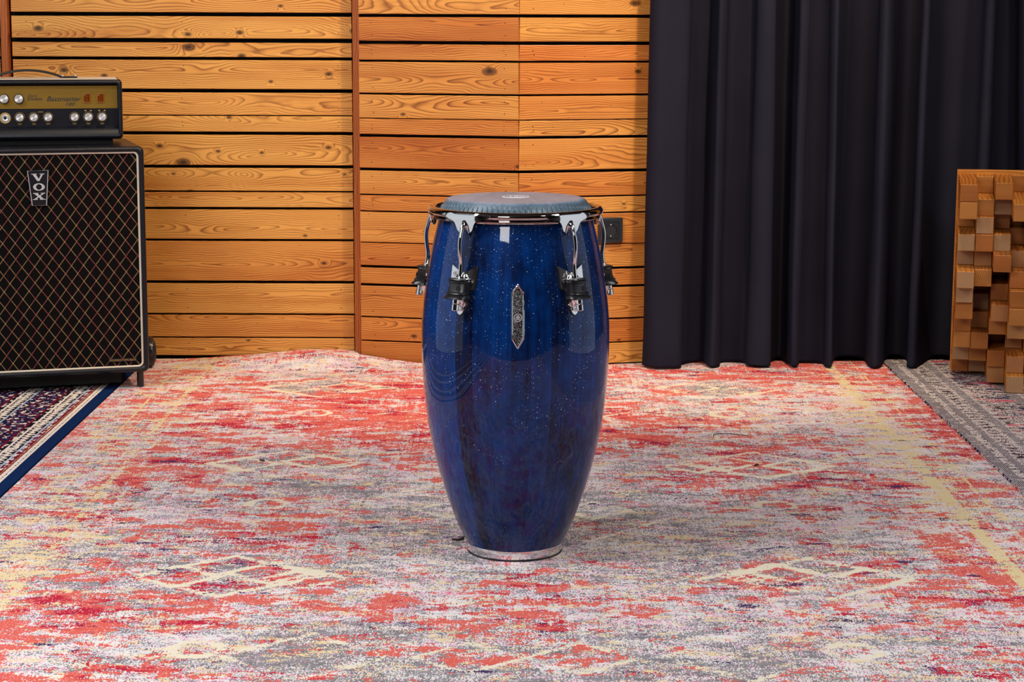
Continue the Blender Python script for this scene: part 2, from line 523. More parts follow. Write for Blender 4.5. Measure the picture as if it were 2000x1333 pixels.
def cladding(name, gaps, A, B, z0, tones, seed, th=0.019, nails=True):
    """boards between plan points A (left) and B (right), faces towards -y; attributes drive the grain"""
    m = MB(); pc = []; tn = []
    A = Vector((A[0], A[1], 0)); B = Vector((B[0], B[1], 0))
    d = (B - A); L = d.length; d.normalize(); nrm = Vector((d.y, -d.x, 0))
    bl = boards_from(gaps, z0)
    nvis = len(gaps) + 1
    rnd = random.Random(seed)
    c = 0.0016
    for i, (lo, hi) in enumerate(bl):
        j = i - (len(bl) - nvis)
        t = tones[j] if 0 <= j < len(tones) else (rnd.uniform(0.3, 0.8), rnd.uniform(0, 0.4), 0.5)
        sd = rnd.uniform(0, 60); ox = rnd.uniform(0, 40); warp = rnd.uniform(-0.0012, 0.0012)
        zc = (lo + hi) / 2
        vs = []
        for (u, uu) in ((0, c), (L, L - c)):
            vs += [A + d * u + Vector((0, 0, lo)), A + d * u + nrm * (th - c) + Vector((0, 0, lo)),
                   A + d * uu + nrm * (th + warp) + Vector((0, 0, lo + c)), A + d * uu + nrm * (th + warp) + Vector((0, 0, hi - c)),
                   A + d * u + nrm * (th - c) + Vector((0, 0, hi)), A + d * u + Vector((0, 0, hi))]
        m.add(vs, [(0, 1, 7, 6), (1, 2, 8, 7), (2, 3, 9, 8), (3, 4, 10, 9), (4, 5, 11, 10), (5, 0, 6, 11), (0, 5, 4, 3, 2, 1), (6, 7, 8, 9, 10, 11)])
        for p in vs:
            pc.append(((p - A).dot(d) + ox, p.z - zc + 0.0, sd)); tn.append(t)
        if nails:
            for u in (0.045, L - 0.045) if L < 0.8 else (0.045, L * 0.5, L - 0.045):
                for zz in (lo + 0.018, hi - 0.018):
                    cc = A + d * (u + rnd.uniform(-0.004, 0.004)) + nrm * (th + 0.0004) + Vector((0, 0, zz))
                    ring = [cc + d * (0.0017 * math.cos(k * PI / 3)) + Vector((0, 0, 0.0017 * math.sin(k * PI / 3))) for k in range(6)]
                    ring2 = [q - nrm * 0.003 for q in ring]
                    m.add(ring2 + ring, [tuple(range(6, 12))] + [(k, (k + 1) % 6, 6 + (k + 1) % 6, 6 + k) for k in range(6)], 1)
                    for q in range(12): pc.append((0, 0, 0)); tn.append((0.5, 0, 0))
    o = m.build(name, [M_WOOD, M_NAIL], wall, smooth=False)
    me = o.data
    for nm, data in (('pc', pc), ('tone', tn)):
        at = me.attributes.new(nm, 'FLOAT_VECTOR', 'POINT')
        at.data.foreach_set('vector', [x for p in data for x in p])
    return o

# tones: (lightness, redness, knots) top -> bottom
TL = [(0.55, .10, .6), (0.72, .02, .8), (0.62, .02, .7), (0.70, .04, .75), (0.74, .12, .5), (0.80, .02, .7), (0.78, .0, .75),
      (0.80, .0, .8), (0.82, .0, .6), (0.70, .04, .6), (0.55, .22, .45), (0.66, .0, .4), (0.52, .16, .4), (0.70, .0, .35)]
TM = [(0.66, .05, .85), (0.14, .12, .0), (0.34, .14, .0), (0.50, .05, .6), (0.60, .08, .5), (0.36, .22, .3), (0.20, .22, .45),
      (0.60, .12, .2), (0.24, .18, .3), (0.52, .06, .2), (0.20, .14, .0), (0.34, .08, .0), (0.30, .06, .0), (0.26, .20, .3), (0.16, .08, .2)]
TR = [(0.95, .25, .4), (0.85, .12, .1), (0.55, .75, .2), (0.50, .60, .75), (0.66, .45, .1), (0.84, .12, .3), (0.70, .32, .8),
      (0.52, .45, .1), (0.74, .10, .35), (0.46, .32, .5), (0.62, .18, .3), (0.30, .30, .2), (0.44, .20, .2), (0.34, .35, .3), (0.72, .0, .5)]
TLL = [(0.30, .75, .2), (0.22, .8, .1), (0.3, .75, .2), (0.42, .5, .3)] + [(0.4, .4, .3)] * 12
YL = 2.428      # plane behind the left boards
cladding('board_cladding', LG, (-1.615, YL), (-0.519, YL), 0.018, TL, 11)
TM = [(a, b + .08, c) for a, b, c in TM]; TR = [(a, b + .08, c) for a, b, c in TR]
cladding('board_cladding', RG, (-0.4905, 2.374), (0.0226, 2.2671), 0.010, TM, 23)
cladding('board_cladding', RG, (0.0155, 2.2668), (0.6400, 2.434), 0.010, TR, 35)
cladding('board_cladding', LG, (-2.60, YL + 0.012), (-1.655, YL + 0.012), 0.018, TLL, 47)
cladding('board_cladding', RG, (1.676, 2.50), (2.60, 2.50), 0.010, [(0.5, .1, .3)] * 15, 59)
# dark backing sheets that close the gaps between the boards
def sheet(x0, y0, x1, y1, zt=2.6):
    m = MB(); m.add([(x0, y0, 0), (x1, y1, 0), (x1, y1, zt), (x0, y0, zt), (x0, y0 + .02, 0), (x1, y1 + .02, 0), (x1, y1 + .02, zt), (x0, y0 + .02, zt)],
                    [(0, 1, 2, 3), (4, 7, 6, 5), (0, 4, 5, 1), (3, 2, 6, 7), (0, 3, 7, 4), (1, 5, 6, 2)])
    m.build('backing_sheet', M_BLACK, wall, smooth=False)
sheet(-2.65, YL + 0.030, -0.500, YL + 0.030)
sheet(-0.495, 2.396, 0.019, 2.289); sheet(0.019, 2.289, 0.64, 2.455); sheet(1.676, 2.52, 2.6, 2.52)

def stud(name, x0, x1, y0, y1, mat=M_STUD, seed=1.0):
    m = MB(); m.box(x0, x1, y0, y1, 0.003, 2.6)
    o = m.build(name, mat, None, smooth=False, bevel=0.0015)
    me = o.data
    at = me.attributes.new('pc', 'FLOAT_VECTOR', 'POINT'); at.data.foreach_set('vector', [c for v in me.vertices for c in (v.co.z, v.co.x - (x0 + x1) / 2, seed)])
    at = me.attributes.new('tone', 'FLOAT_VECTOR', 'POINT'); at.data.foreach_set('vector', [c for v in me.vertices for c in (0.45, 0.2, 0)])
    struct(o)
stud('trim_1', -0.5145, -0.4925, 2.372, 2.425)
stud('trim_2', -1.6440, -1.6215, 2.385, 2.425, seed=4.0)

# ------------------------------------------------------------------ rugs
def bump2(x, y):
    """the far end of the big rug rides up against the wall in a soft wrinkle"""
    z = 0.0
    if y > 2.16:
        t = min((y - 2.16) / 0.17, 1.0); t = t * t * (3 - 2 * t)
        z += 0.034 * t * math.exp(-((x + 0.62) / 0.24) ** 2)
        z += 0.004 * t * math.exp(-((x + 0.92) / 0.10) ** 2)
    return z

RX0, RX1, RY0, RY1 = -1.198, 1.216, -2.3, 2.405
nx, ny = 190, 370
gx = np.linspace(RX0, RX1, nx + 1); gy = np.linspace(RY0, RY1, ny + 1)
# keep the far edge just in front of the wall
def far_edge(x):
    if x < -0.50: return 2.400
    if x < 0.02: return 2.350 - 0.205 * (x + 0.5) - 0.004
    return min(2.243 + 0.268 * (x - 0.02), 2.402)
XX, YY = np.meshgrid(gx, gy)
lim = np.array([far_edge(x) for x in gx])
YYc = RY0 + (YY - RY0) * ((lim[None, :] - RY0) / (RY1 - RY0))
# layout tables (rows: y, columns: x), read off the carpet
TY = [-2.3, -0.85, -0.65, -0.43, -0.20, 0.10, 0.38, 0.63, 0.90, 1.20, 1.60, 1.95, 2.28, 2.42]
TX = [-1.2, -0.8, -0.5, -0.2, 0.1, 0.4, 0.7, 1.0, 1.2]
RED = [[.6, .6, .5, .5, .5, .5, .5, .5, .6],
       [.80, .66, .42, .24, .18, .28, .38, .40, .45],
       [.72, .62, .40, .42, .40, .28, .26, .36, .42],
       [.58, .60, .54, .62, .52, .46, .56, .72, .62],
       [.48, .44, .30, .30, .46, .30, .44, .76, .60],
       [.42, .46, .74, .18, .20, .32, .36, .56, .50],
       [.46, .56, .50, .14, .12, .30, .46, .36, .48],
       [.50, .58, .36, .36, .26, .52, .58, .34, .46],
       [.48, .64, .34, .58, .50, .50, .62, .30, .66],
       [.44, .50, .84, .78, .62, .70, .50, .30, .80],
       [.52, .58, .82, .80, .66, .56, .40, .32, .66],
       [.60, .62, .74, .80, .58, .56, .66, .60, .72],
       [.62, .40, .36, .44, .56, .62, .66, .76, .80],
       [.80, .66, .92, .90, .60, .60, .66, .80, .80]]
GRY = [[.4] * 9,
       [.36, .40, .44, .66, .78, .80, .50, .36, .36],
       [.40, .44, .46, .70, .60, .72, .48, .36, .36],
       [.44, .46, .44, .40, .38, .46, .42, .30, .36],
       [.48, .56, .66, .50, .44, .62, .58, .44, .40],
       [.52, .52, .36, .58, .56, .50, .46, .34, .40],
       [.44, .46, .48, .70, .72, .54, .46, .36, .40],
       [.40, .42, .58, .46, .46, .46, .44, .36, .38],
       [.38, .36, .66, .36, .36, .40, .52, .32, .34],
       [.40, .34, .30, .34, .34, .36, .40, .28, .30],
       [.34, .32, .34, .30, .30, .36, .34, .26, .30],
       [.34, .34, .42, .30, .30, .40, .42, .34, .36],
       [.24, .22, .20, .24, .30, .40, .36, .40, .36],
       [.30, .26, .20, .26, .36, .44, .36, .40, .36]]
def bil(T, x, y):
    T = np.array(T); ix = np.clip(np.searchsorted(TX, x) - 1, 0, len(TX) - 2); iy = np.clip(np.searchsorted(TY, y) - 1, 0, len(TY) - 2)
    tx = np.clip((x - np.array(TX)[ix]) / (np.array(TX)[ix + 1] - np.array(TX)[ix]), 0, 1)
    ty = np.clip((y - np.array(TY)[iy]) / (np.array(TY)[iy + 1] - np.array(TY)[iy]), 0, 1)
    tx = tx * tx * (3 - 2 * tx); ty = ty * ty * (3 - 2 * ty)
    return (T[iy, ix] * (1 - tx) + T[iy, ix + 1] * tx) * (1 - ty) + (T[iy + 1, ix] * (1 - tx) + T[iy + 1, ix + 1] * tx) * ty
red = 0.46 + (bil(RED, XX, YYc) - 0.46) * 0.78; gry = bil(GRY, XX, YYc)
line = np.zeros_like(XX); yel = np.zeros_like(XX)
def diamond(cx, cy, hw, hh, w=0.017, fill=None, amt=1.0):
    global line, red, gry
    d = np.abs(XX - cx) / hw + np.abs(YYc - cy) / hh
    dist = np.abs(d - 1) * min(hw, hh)
    line = np.maximum(line, amt * np.clip(1.3 - dist / w, 0, 1))
    ins = np.clip((1 - d) * 6, 0, 1)
    if fill == 'g': gry = gry + ins * 0.34; red = red - ins * 0.22
    if fill == 'r': red = red + ins * 0.18
    if fill == 'w': gry = gry - ins * 0.45; red = red - ins * 0.40
for sx in (-1, 1):
    X = lambda v: sx * v + 0.025
    for cy in (1.49, 0.40, -0.69, -1.78):          # small open hexagons
        d = np.maximum(np.abs(XX - X(0.59)) / 0.050, np.abs(YYc - cy) / 0.050); d = np.maximum(d, (np.abs(XX - X(0.59)) / 0.05 + np.abs(YYc - cy) / 0.05) * 0.70)
        line = np.maximum(line, np.clip(1.6 - np.abs(d - 0.85) / 0.22, 0, 1))
    for k, cy in enumerate((1.88, 0.83, -0.21, -1.3)):
        diamond(X(0.60), cy, 0.19, 0.15, fill='g' if k in (0,) else None, amt=1.0)
        diamond(X(0.515), cy + 0.02, 0.09, 0.08, fill='r')
        diamond(X(0.70), cy - 0.01, 0.085, 0.075, fill='r' if k == 2 else None)
        diamond(X(0.44), cy - 0.02, 0.085, 0.07, amt=0.8, fill='r')
    diamond(X(0.165), 0.35, 0.085, 0.08, fill='w')
    diamond(X(0.10), -0.735, 0.10, 0.085, w=0.018, fill='r'); diamond(X(0.39), -0.73, 0.15, 0.13, fill='g', amt=0.8)
    diamond(X(0.10), 1.60, 0.10, 0.10, amt=0.6); diamond(X(0.33), 1.45, 0.10, 0.08, amt=0.6)
    for xc, w, a in ((1.005, 0.020, 0.95 if sx > 0 else 0.62), (1.092, 0.008, 0.70)):
        yel = np.maximum(yel, a * np.clip(1.5 - np.abs(XX - X(xc)) / w, 0, 1))
diamond(0.0, 0.345, 0.42, 0.46, w=0.012, amt=0.8); diamond(0.0, 0.345, 0.28, 0.26, w=0.010, fill='g', amt=0.6)
yel = np.maximum(yel, 0.55 * np.exp(-((XX - 1.02) / 0.09) ** 2) * np.clip((YYc + 0.4), 0, 1))
yel = np.maximum(yel, 0.40 * np.exp(-((XX + 1.02) / 0.12) ** 2))

gry = np.clip(gry, 0, 0.66); red = np.clip(red, 0.05, 0.74)
verts = []
for j in range(ny + 1):
    for i in range(nx + 1):
        x = XX[j, i]; y = YYc[j, i]
        verts.append((x, y, 0.008 + bump2(x, y)))
faces = [(j * (nx + 1) + i, j * (nx + 1) + i + 1, (j + 1) * (nx + 1) + i + 1, (j + 1) * (nx + 1) + i) for j in range(ny) for i in range(nx)]
# hem so that the rug has thickness
m = MB(); m.add(verts, faces)
edge = [i for i in range(nx + 1)] + [j * (nx + 1) + nx for j in range(1, ny + 1)] + [ny * (nx + 1) + i for i in range(nx - 1, -1, -1)] + [j * (nx + 1) for j in range(ny - 1, 0, -1)]
b = len(m.v)
for e in edge:
    p = m.v[e]; m.v.append((p[0], p[1], max(p[2] - 0.0075, 0.0005)))
for k in range(len(edge)):
    k2 = (k + 1) % len(edge)
    m.f.append((edge[k], b + k, b + k2, edge[k2])); m.m.append(0)

def mat_rug():
    n = N('distressed_rug')
    o = n.geo('Object'); u, v, w = n.sep(o)
    red, gry, ln = n.sep(n.attr('lay1')); yl, _a, _b = n.sep(n.attr('lay2'))
    # weave cells
    cu = (u * 500.0).f('FLOOR') / 500.0; cv = (v * 250.0).f('FLOOR') / 250.0
    def nz(su, sv, seed, det=3.0, ro=0.6): return n.noise(n.com(cu * su, cv * sv, seed), 1.0, det, ro) - 0.5
    def wh(seed): return n.white(n.com(cu, cv, seed)) - 0.5
    big = nz(3.6, 6.0, 1.5); mid = nz(13.0, 25.0, 4.5); fin = nz(55.0, 95.0, 7.5, 2.0); thr = nz(150.0, 6.0, 9.5, 1.0)
    rv = red + big * 0.95 + mid * 2.0 + fin * 1.1 + wh(1.0) * 0.28 + thr * 0.45 + 0.01
    big2 = nz(3.0, 9.0, 21.5); mid2 = nz(14.0, 28.0, 24.5); fin2 = nz(60.0, 100.0, 27.5, 2.0)
    gv = gry + big2 * 0.9 + mid2 * 1.5 + fin2 * 0.9 + wh(2.0) * 0.65 + thr * 0.4
    mid3 = nz(15.0, 32.0, 41.5); fin3 = nz(50.0, 95.0, 44.5, 2.0)
    yv = 0.40 + mid3 * 1.7 + fin3 * 0.9 + wh(3.0) * 0.35 + yl * 0.42
    mid4 = nz(12.0, 28.0, 61.5); nv = 0.32 + mid4 * 1.8 + nz(3.0, 8.0, 63.5) * 0.5 + wh(4.0) * 0.20
    lv = ln + mid3 * 1.5 + big2 * 1.3 + fin2 * 1.2 + wh(5.0) * 0.4 - 0.10
    pv = wh(6.0) + 0.5; pv2 = nz(9.0, 30.0, 71.5)
    shade = 1.0 + wh(7.0) * 0.10
    off = n.mix(n.step(mid2 + fin * 0.5, 0.0, 0.15), srgb(236, 228, 224), srgb(214, 208, 214))
    off = n.mix((pv + pv2 * 1.6) > 0.86, off, srgb(236, 158, 196))
    grey = n.mix(n.step(fin3 + mid4, 0.0, 0.2), srgb(124, 118, 120), srgb(160, 154, 158))
    col = n.mix(gv > 0.55, off, grey)
    col = n.mix(yv > 0.62, col, n.mix(pv, srgb(238, 214, 158), srgb(228, 204, 170)))
    rcol = n.mix(n.step(mid4 * 1.2 + big2 * 0.8, 0.10, 0.05), n.mix(pv, srgb(224, 94, 80), srgb(216, 114, 100)), srgb(188, 38, 62))
    rcol = n.mix(pv > 0.90, rcol, srgb(238, 150, 160))
    col = n.mix(rv > 0.60, col, rcol)
    col = n.mix(((lv > 0.62) * (ln > 0.05)), col, srgb(236, 224, 200))
    col = n.mix((yl > 0.60) * ((yv + big * 1.2) > 0.66), col, srgb(232, 210, 164))
    col = n.mix(nv > 0.67, col, n.mix(pv, srgb(62, 58, 104), srgb(84, 62, 90)))
    n.set(Base_Color=n.mix(1.0, col, n.com(shade, shade, shade), 'MULTIPLY'), Roughness=0.95)
    n.b.inputs['Specular IOR Level'].default_value = 0.1
    n.bump(wh(8.0) + fin, 0.5, 0.0015)
    return n.mat
rug = m.build('area_rug', mat_rug(), None, smooth=True, angle=60)
pad = len(rug.data.vertices) - red.size
def setattr3(me, nm, a, bb, c):
    d = np.stack([a.ravel(), bb.ravel(), c.ravel()], 1)
    ex = d[edge]
    d = np.concatenate([d, ex], 0).astype(np.float32)
    at = me.attributes.new(nm, 'FLOAT_VECTOR', 'POINT'); at.data.foreach_set('vector', d.ravel())
setattr3(rug.data, 'lay1', red, gry, line); setattr3(rug.data, 'lay2', yel, yel * 0, yel * 0)
tag(rug, 'large faded red, cream and grey patterned rug under the blue drum', 'rug')

def mat_side_rug_left():
    n = N('navy_bordered_rug')
    o = n.geo('Object'); x, y, z = n.sep(o)
    d0 = x * -1.0 - 1.204             # distance from the right-hand edge
    cu = (x * 520.0).f('FLOOR') / 520.0; cv = (y * 210.0).f('FLOOR') / 210.0
    wob = n.noise(n.com(cu * 60.0, cv * 60.0, 1.0), 1.0, 2.0) - 0.5
    d = d0 + wob * 0.004
    f1 = n.noise(n.com(cu * 62.0, cv * 42.0, 2.0), 1.0, 2.0)
    f2 = n.noise(n.com(cu * 40.0, cv * 30.0, 5.0), 1.0, 3.0)
    navy, wine, cream, blk, ltb = srgb(8, 32, 74), srgb(124, 14, 40), srgb(240, 224, 210), srgb(26, 14, 34), srgb(176, 196, 214)
    def band(a, b): return (d > a) * (d < b)
    # field
    col = n.mix(f2 > 0.50, srgb(26, 20, 58), srgb(84, 22, 48))
    col = n.mix(f1 > 0.585, col, cream)
    col = n.mix((f1 < 0.36), col, srgb(60, 96, 160))
    tri = ((cv * 38.0).f('FRACT') - 0.5).f('ABSOLUTE')
    for off in (0.0, 0.14, 0.30, 0.46):
        col = n.mix(band(off + 0.080, off + 0.132), col, n.mix(f1 > 0.56, blk, cream))
        zig = (d - (off + 0.092) - tri * 0.026).f('ABSOLUTE') < 0.0065
        col = n.mix(zig * band(off + 0.082, off + 0.130), col, cream)
        col = n.mix(band(off + 0.112, off + 0.119), col, cream)
        col = n.mix(band(off + 0.076, off + 0.0815), col, ltb)
        col = n.mix(band(off + 0.132, off + 0.137), col, wine)
    col = n.mix(d < 0.076, col, n.mix(f1 > 0.50, wine, n.mix(f2 > 0.52, cream, srgb(120, 132, 170))))
    col = n.mix(band(0.062, 0.0655), col, wine); col = n.mix(band(0.0530, 0.0575), col, wine)
    col = n.mix(band(0.0575, 0.060), col, srgb(190, 130, 80))
    col = n.mix(d < 0.0645 - 0.0105, col, cream)
    dots = ((cv * 62.0).f('FRACT') < 0.40) * band(0.0415, 0.0455)
    col = n.mix(dots, col, (0.01, 0.012, 0.03))
    col = n.mix(d0 < 0.035, col, n.mix(n.noise(o, 30.0, 2.0), navy, srgb(10, 44, 92)))
    n.set(Base_Color=col, Roughness=0.95); n.b.inputs['Specular IOR Level'].default_value = 0.1
    n.bump(n.white(n.com(cu, cv, 8.0)), 0.5, 0.0015)
    return n.mat
def mat_side_rug_right():
    n = N('grey_vintage_rug')
    o = n.geo('Object'); x, y, z = n.sep(o)
    d0 = x - 1.224
    cu = (x * 480.0).f('FLOOR') / 480.0; cv = (y * 210.0).f('FLOOR') / 210.0
    def nz(su, sv, seed, det=3.0): return n.noise(n.com(cu * su, cv * sv, seed), 1.0, det, 0.6)
    wh = n.white(n.com(cu, cv, 1.0))
    d = d0 + (nz(20.0, 20.0, 1.0) - 0.5) * 0.004
    a = nz(30.0, 60.0, 2.0) + (wh - 0.5) * 0.25; b2 = nz(7.0, 22.0, 5.0) + (wh - 0.5) * 0.15; c = nz(5.0, 16.0, 9.0) + (wh - 0.5) * 0.12
    cream, navy, dark, pink = srgb(216, 202, 200), srgb(44, 46, 78), srgb(64, 50, 54), srgb(208, 84, 104)
    def band(p, q): return (d > p) * (d < q)
    lines = ((d * 190.0).f('FRACT') < 0.5)
    field = n.mix(a > 0.52, cream, dark); field = n.mix(b2 > 0.58, field, navy); field = n.mix(c > 0.58, field, pink)
    col = field
    for off in (0.0, 0.27):
        col = n.mix(band(off + 0.0, off + 0.158), col, n.mix(a > 0.56, cream, dark))
        col = n.mix(band(off + 0.0, off + 0.030), col, n.mix(lines * (a > 0.40), srgb(190, 178, 176), n.mix(b2 > 0.48, dark, navy)))
        col = n.mix(band(off + 0.052, off + 0.070), col, n.mix(lines * (a > 0.36), srgb(196, 184, 182), n.mix(b2 > 0.50, dark, navy)))
        dash = ((cv * 26.0).f('FRACT') < 0.30) * band(off + 0.082, off + 0.108) * (a > 0.42)
        col = n.mix(dash, col, dark)
        col = n.mix(band(off + 0.122, off + 0.146), col, n.mix(lines * (a > 0.44), srgb(190, 178, 176), navy))
    n.set(Base_Color=col, Roughness=0.95); n.b.inputs['Specular IOR Level'].default_value = 0.1
    n.bump(wh, 0.5, 0.0015)
    return n.mat
def slab_rug(name, x0, x1, y0, y1, mat, label):
    m = MB(); m.box(x0, x1, y0, y1, 0.0006, 0.0075)
    return tag(m.build(name, mat, None, smooth=False, bevel=0.002), label, 'rug')
slab_rug('area_rug', -2.9, -1.204, -2.3, 2.39, mat_side_rug_left(), 'dark navy and wine rug with a plain blue edge, under the amplifier')
slab_rug('area_rug', 1.222, 2.9, -2.3, 2.44, mat_side_rug_right(), 'muted grey, navy and pink rug under the wooden block panel')

# ------------------------------------------------------------------ crumbs on the rug
def crumb(name, label, cat, loc, pts, r):
    m = MB(); m.tube(catmull(pts, 5), r, 6)
    o = m.build(name, M_LEAF, None, smooth=True); o.location = loc
    return tag(o, label, cat)
m = MB()
lf = [(-0.016, 0.000, 0.004), (-0.008, -0.003, 0.003), (0.002, -0.003, 0.002), (0.012, 0.000, 0.004)]
rings = []
for k, p in enumerate(catmull(lf, 4)):
    t = k / 12.0; w = 0.0045 * math.sin(PI * (0.08 + 0.84 * t)); h = 0.0012
    rings.append([Vector(p) + Vector((0, w * math.cos(a), 0.002 + h * math.sin(a) + 0.004 * abs(math.cos(a)) * (0.4 + t))) for a in [q * PI / 4 for q in range(8)]])
m.loft(rings)
lo = m.build('dry_leaf', M_LEAF, None); lo.location = (-0.113, 0.06, 0.0085); lo.rotation_euler = (0, 0, 0.2)
tag(lo, 'small curled brown leaf on the rug behind the foot of the drum', 'leaf')
crumb('dry_leaf', 'tiny dark leaf flake lying on the rug left of the drum', 'leaf', (-0.634, 0.85, 0.0095), [(-0.007, 0.006, 0.0015), (0, 0, 0.002), (0.007, -0.004, 0.001)], [0.0005] + [0.0022] * 9 + [0.0006])
crumb('dry_leaf', 'tiny dark leaf flake lying on the rug right of the drum', 'leaf', (0.618, 0.817, 0.0095), [(-0.006, -0.005, 0.001), (0, 0, 0.002), (0.006, 0.008, 0.001)], [0.0006] + [0.0024] * 9 + [0.0005])
crumb('thread', 'short curved dark thread on the rug right of the drum', 'thread', (0.59, 1.19, 0.0088), [(-0.045, -0.02, 0.001), (-0.04, 0.01, 0.001), (-0.01, 0.02, 0.001), (0.03, 0.005, 0.001), (0.05, -0.01, 0.001)], 0.0009)

# ------------------------------------------------------------------ the conga drum
DR = math.radians(1.3)
drum = thing('conga_drum', 'tall glossy blue barrel drum with sparkle lacquer, chrome hardware and grey skin', 'drum', (0.007, 0, 0.0085), DR)
# all heights below are measured from the rug surface
Z0 = 0.0085
SP = [(0.010, .0955), (0.020, .0985), (0.029, .1012), (0.0500, .1125), (0.0741, .1235), (0.1165, .1392), (0.1580, .1525), (0.1997, .1642), (0.2400, .1740), (0.2824, .1822), (0.3438, .1902), (0.3850, .1934),
      (0.4256, .1954), (0.4600, .1962), (0.4950, .1958), (0.5300, .1932), (0.5672, .1888), (0.6156, .1812), (0.6637, .1718), (0.7069, .1617), (0.7300, .1556)]
SP = [(z - Z0, r) for z, r in SP]
_zs = np.array([p[0] for p in SP]); _rs = np.array([p[1] for p in SP])
_pp = catmull([(z, r, 0) for z, r in SP], 12)
_pz = np.array([p.x for p in _pp]); _pr = np.array([p.y for p in _pp])
_k = np.hanning(25); _k /= _k.sum()
_uz = np.linspace(_pz[0], _pz[-1], 500); _ur = np.interp(_uz, _pz, _pr)
_ur = np.convolve(np.pad(_ur, 12, mode='reflect', reflect_type='odd'), _k, mode='valid')
def rsh(z): return float(np.interp(z, _uz, _ur))
m = MB()
prof = [(0.094, 0.010)] + [(rsh(z), z) for z in np.linspace(0.012, 0.722, 110)] + [(rsh(0.722) - 0.010, 0.722)] + [(rsh(z) - 0.012, z) for z in np.linspace(0.715, 0.012, 20)] + [(0.094, 0.010)]
m.lathe(prof, 160)
shell = m.build('shell', M_SHELL, drum, angle=50)
# chrome bottom ring
m = MB()
m.lathe([(0.0935, 0.0035), (0.0960, 0.0), (0.0985, 0.0), (0.1000, 0.0012), (0.1010, 0.0080), (0.1028, 0.0208), (0.1026, 0.0216), (0.1008, 0.0218), (0.0990, 0.010), (0.0950, 0.006), (0.0935, 0.0035)], 128)
ring = m.build('bottom_ring', M_CHROME, drum, angle=60)
m = MB(); m.lathe([(0.0955, 0.0), (0.0990, -0.0002), (0.1012, 0.0012), (0.1014, 0.0028), (0.0990, 0.0035)], 128)
m.build('rubber_foot', M_RUBBER, drum)
# head
NP = 84
def pleat(r, z, a, i):
    if r < 0.146 or i > 24: return r
    t = min((r - 0.146) / 0.012, 1.0)
    s = (a * NP / (2 * PI)) % 1.0
    return r + t * 0.0022 * (0.6 - s) - t * 0.0050 * max(0.0, 1.0 - abs(s - 0.5) * 7.0)
ht = 0.7600 - Z0
hp = [(0.0001, ht), (0.03, ht), (0.06, ht - .0001), (0.09, ht - .0003), (0.12, ht - .0007), (0.132, ht - .0012), (0.1385, ht - .0022), (0.1425, ht - .0038), (0.1455, ht - .0066), (0.1480, ht - .0105),
      (0.1510, ht - .0155), (0.1540, ht - .0205), (0.1568, ht - .0255), (0.1590, ht - .0300), (0.1600, ht - .0330)]
m = MB(); m.lathe(hp, NP * 12, rfun=pleat)
head = m.build('drum_head', M_HEAD, drum, angle=28)
m = MB(); m.lathe([(0.00001, ht + 0.0006), (0.0285, ht + 0.0005), (0.0290, ht - 0.0003)], 64, M=Matrix.Diagonal((1.0, 1.0, 1.0, 1)))
patch = m.build('logo_patch', M_LOGO_WHITE, head)
patch['label'] = 'round white printed patch'
text_obj('logo_lettering', 'MEINL', 0.0150, 0.0002, Matrix.Translation((0, 0, ht + 0.0008)), M_INK, patch, align='CENTER', space=1.15, offset=0.0003)
# rim
RT = 0.7425 - Z0
rimp = [(0.1650, RT - .012), (0.1655, RT - .004), (0.1675, RT - .0008), (0.1705, RT), (0.1745, RT - .0010), (0.1780, RT - .0038), (0.1800, RT - .0078), (0.1798, RT - .0110), (0.1780, RT - .0140),
        (0.1742, RT - .0160), (0.1722, RT - .0175), (0.1718, RT - .0185), (0.1738, RT - .0190), (0.1752, RT - .0206), (0.1746, RT - .0226), (0.1720, RT - .0232), (0.1690, RT - .0222), (0.1650, RT - .012)]
m = MB(); m.lathe(rimp, 160)
rim = m.build('rim', M_CHROME_DK, drum, angle=50)

def plate_mesh(name, outline, nfun, th, mat, cuts_s=0.004, cuts_z=0.006, holes=None):
    """outline (s,z) wrapped round the drum: front at nfun(s,z)+th, back at nfun(s,z)"""
    bm = bmesh.new()
    vs = [bm.verts.new((s, 0, z)) for s, z in outline]
    bm.faces.new(vs)
    s0 = min(p[0] for p in outline); s1 = max(p[0] for p in outline); z0 = min(p[1] for p in outline); z1 = max(p[1] for p in outline)
    k = s0 + cuts_s
    while k < s1:
        bmesh.ops.bisect_plane(bm, geom=bm.verts[:] + bm.edges[:] + bm.faces[:], plane_co=(k, 0, 0), plane_no=(1, 0, 0)); k += cuts_s
    k = z0 + cuts_z
    while k < z1:
        bmesh.ops.bisect_plane(bm, geom=bm.verts[:] + bm.edges[:] + bm.faces[:], plane_co=(0, 0, k), plane_no=(0, 0, 1)); k += cuts_z
    bmesh.ops.triangulate(bm, faces=[f for f in bm.faces if len(f.verts) > 4])
    r = bmesh.ops.extrude_face_region(bm, geom=bm.faces[:])
    for v in r['geom']:
        if isinstance(v, bmesh.types.BMVert): v.co.y = 1.0
    for v in bm.verts:
        s, z = v.co.x, v.co.z
        nn = nfun(s, z); n2 = nn + (th if v.co.y > 0.5 else 0.0)
        a = s / nn
        v.co = (n2 * math.sin(a), -n2 * math.cos(a), z)
    bmesh.ops.recalc_face_normals(bm, faces=bm.faces)
    me = bpy.data.meshes.new(name); bm.to_mesh(me); bm.free()
    me.materials.append(mat)
    me.polygons.foreach_set('use_smooth', [True] * len(me.polygons)); me.set_sharp_from_angle(angle=math.radians(40))
    return me

def smooth_side(pts, n=5): return [(p.x, p.y) for p in catmull([(a, b, 0) for a, b in pts], n)]
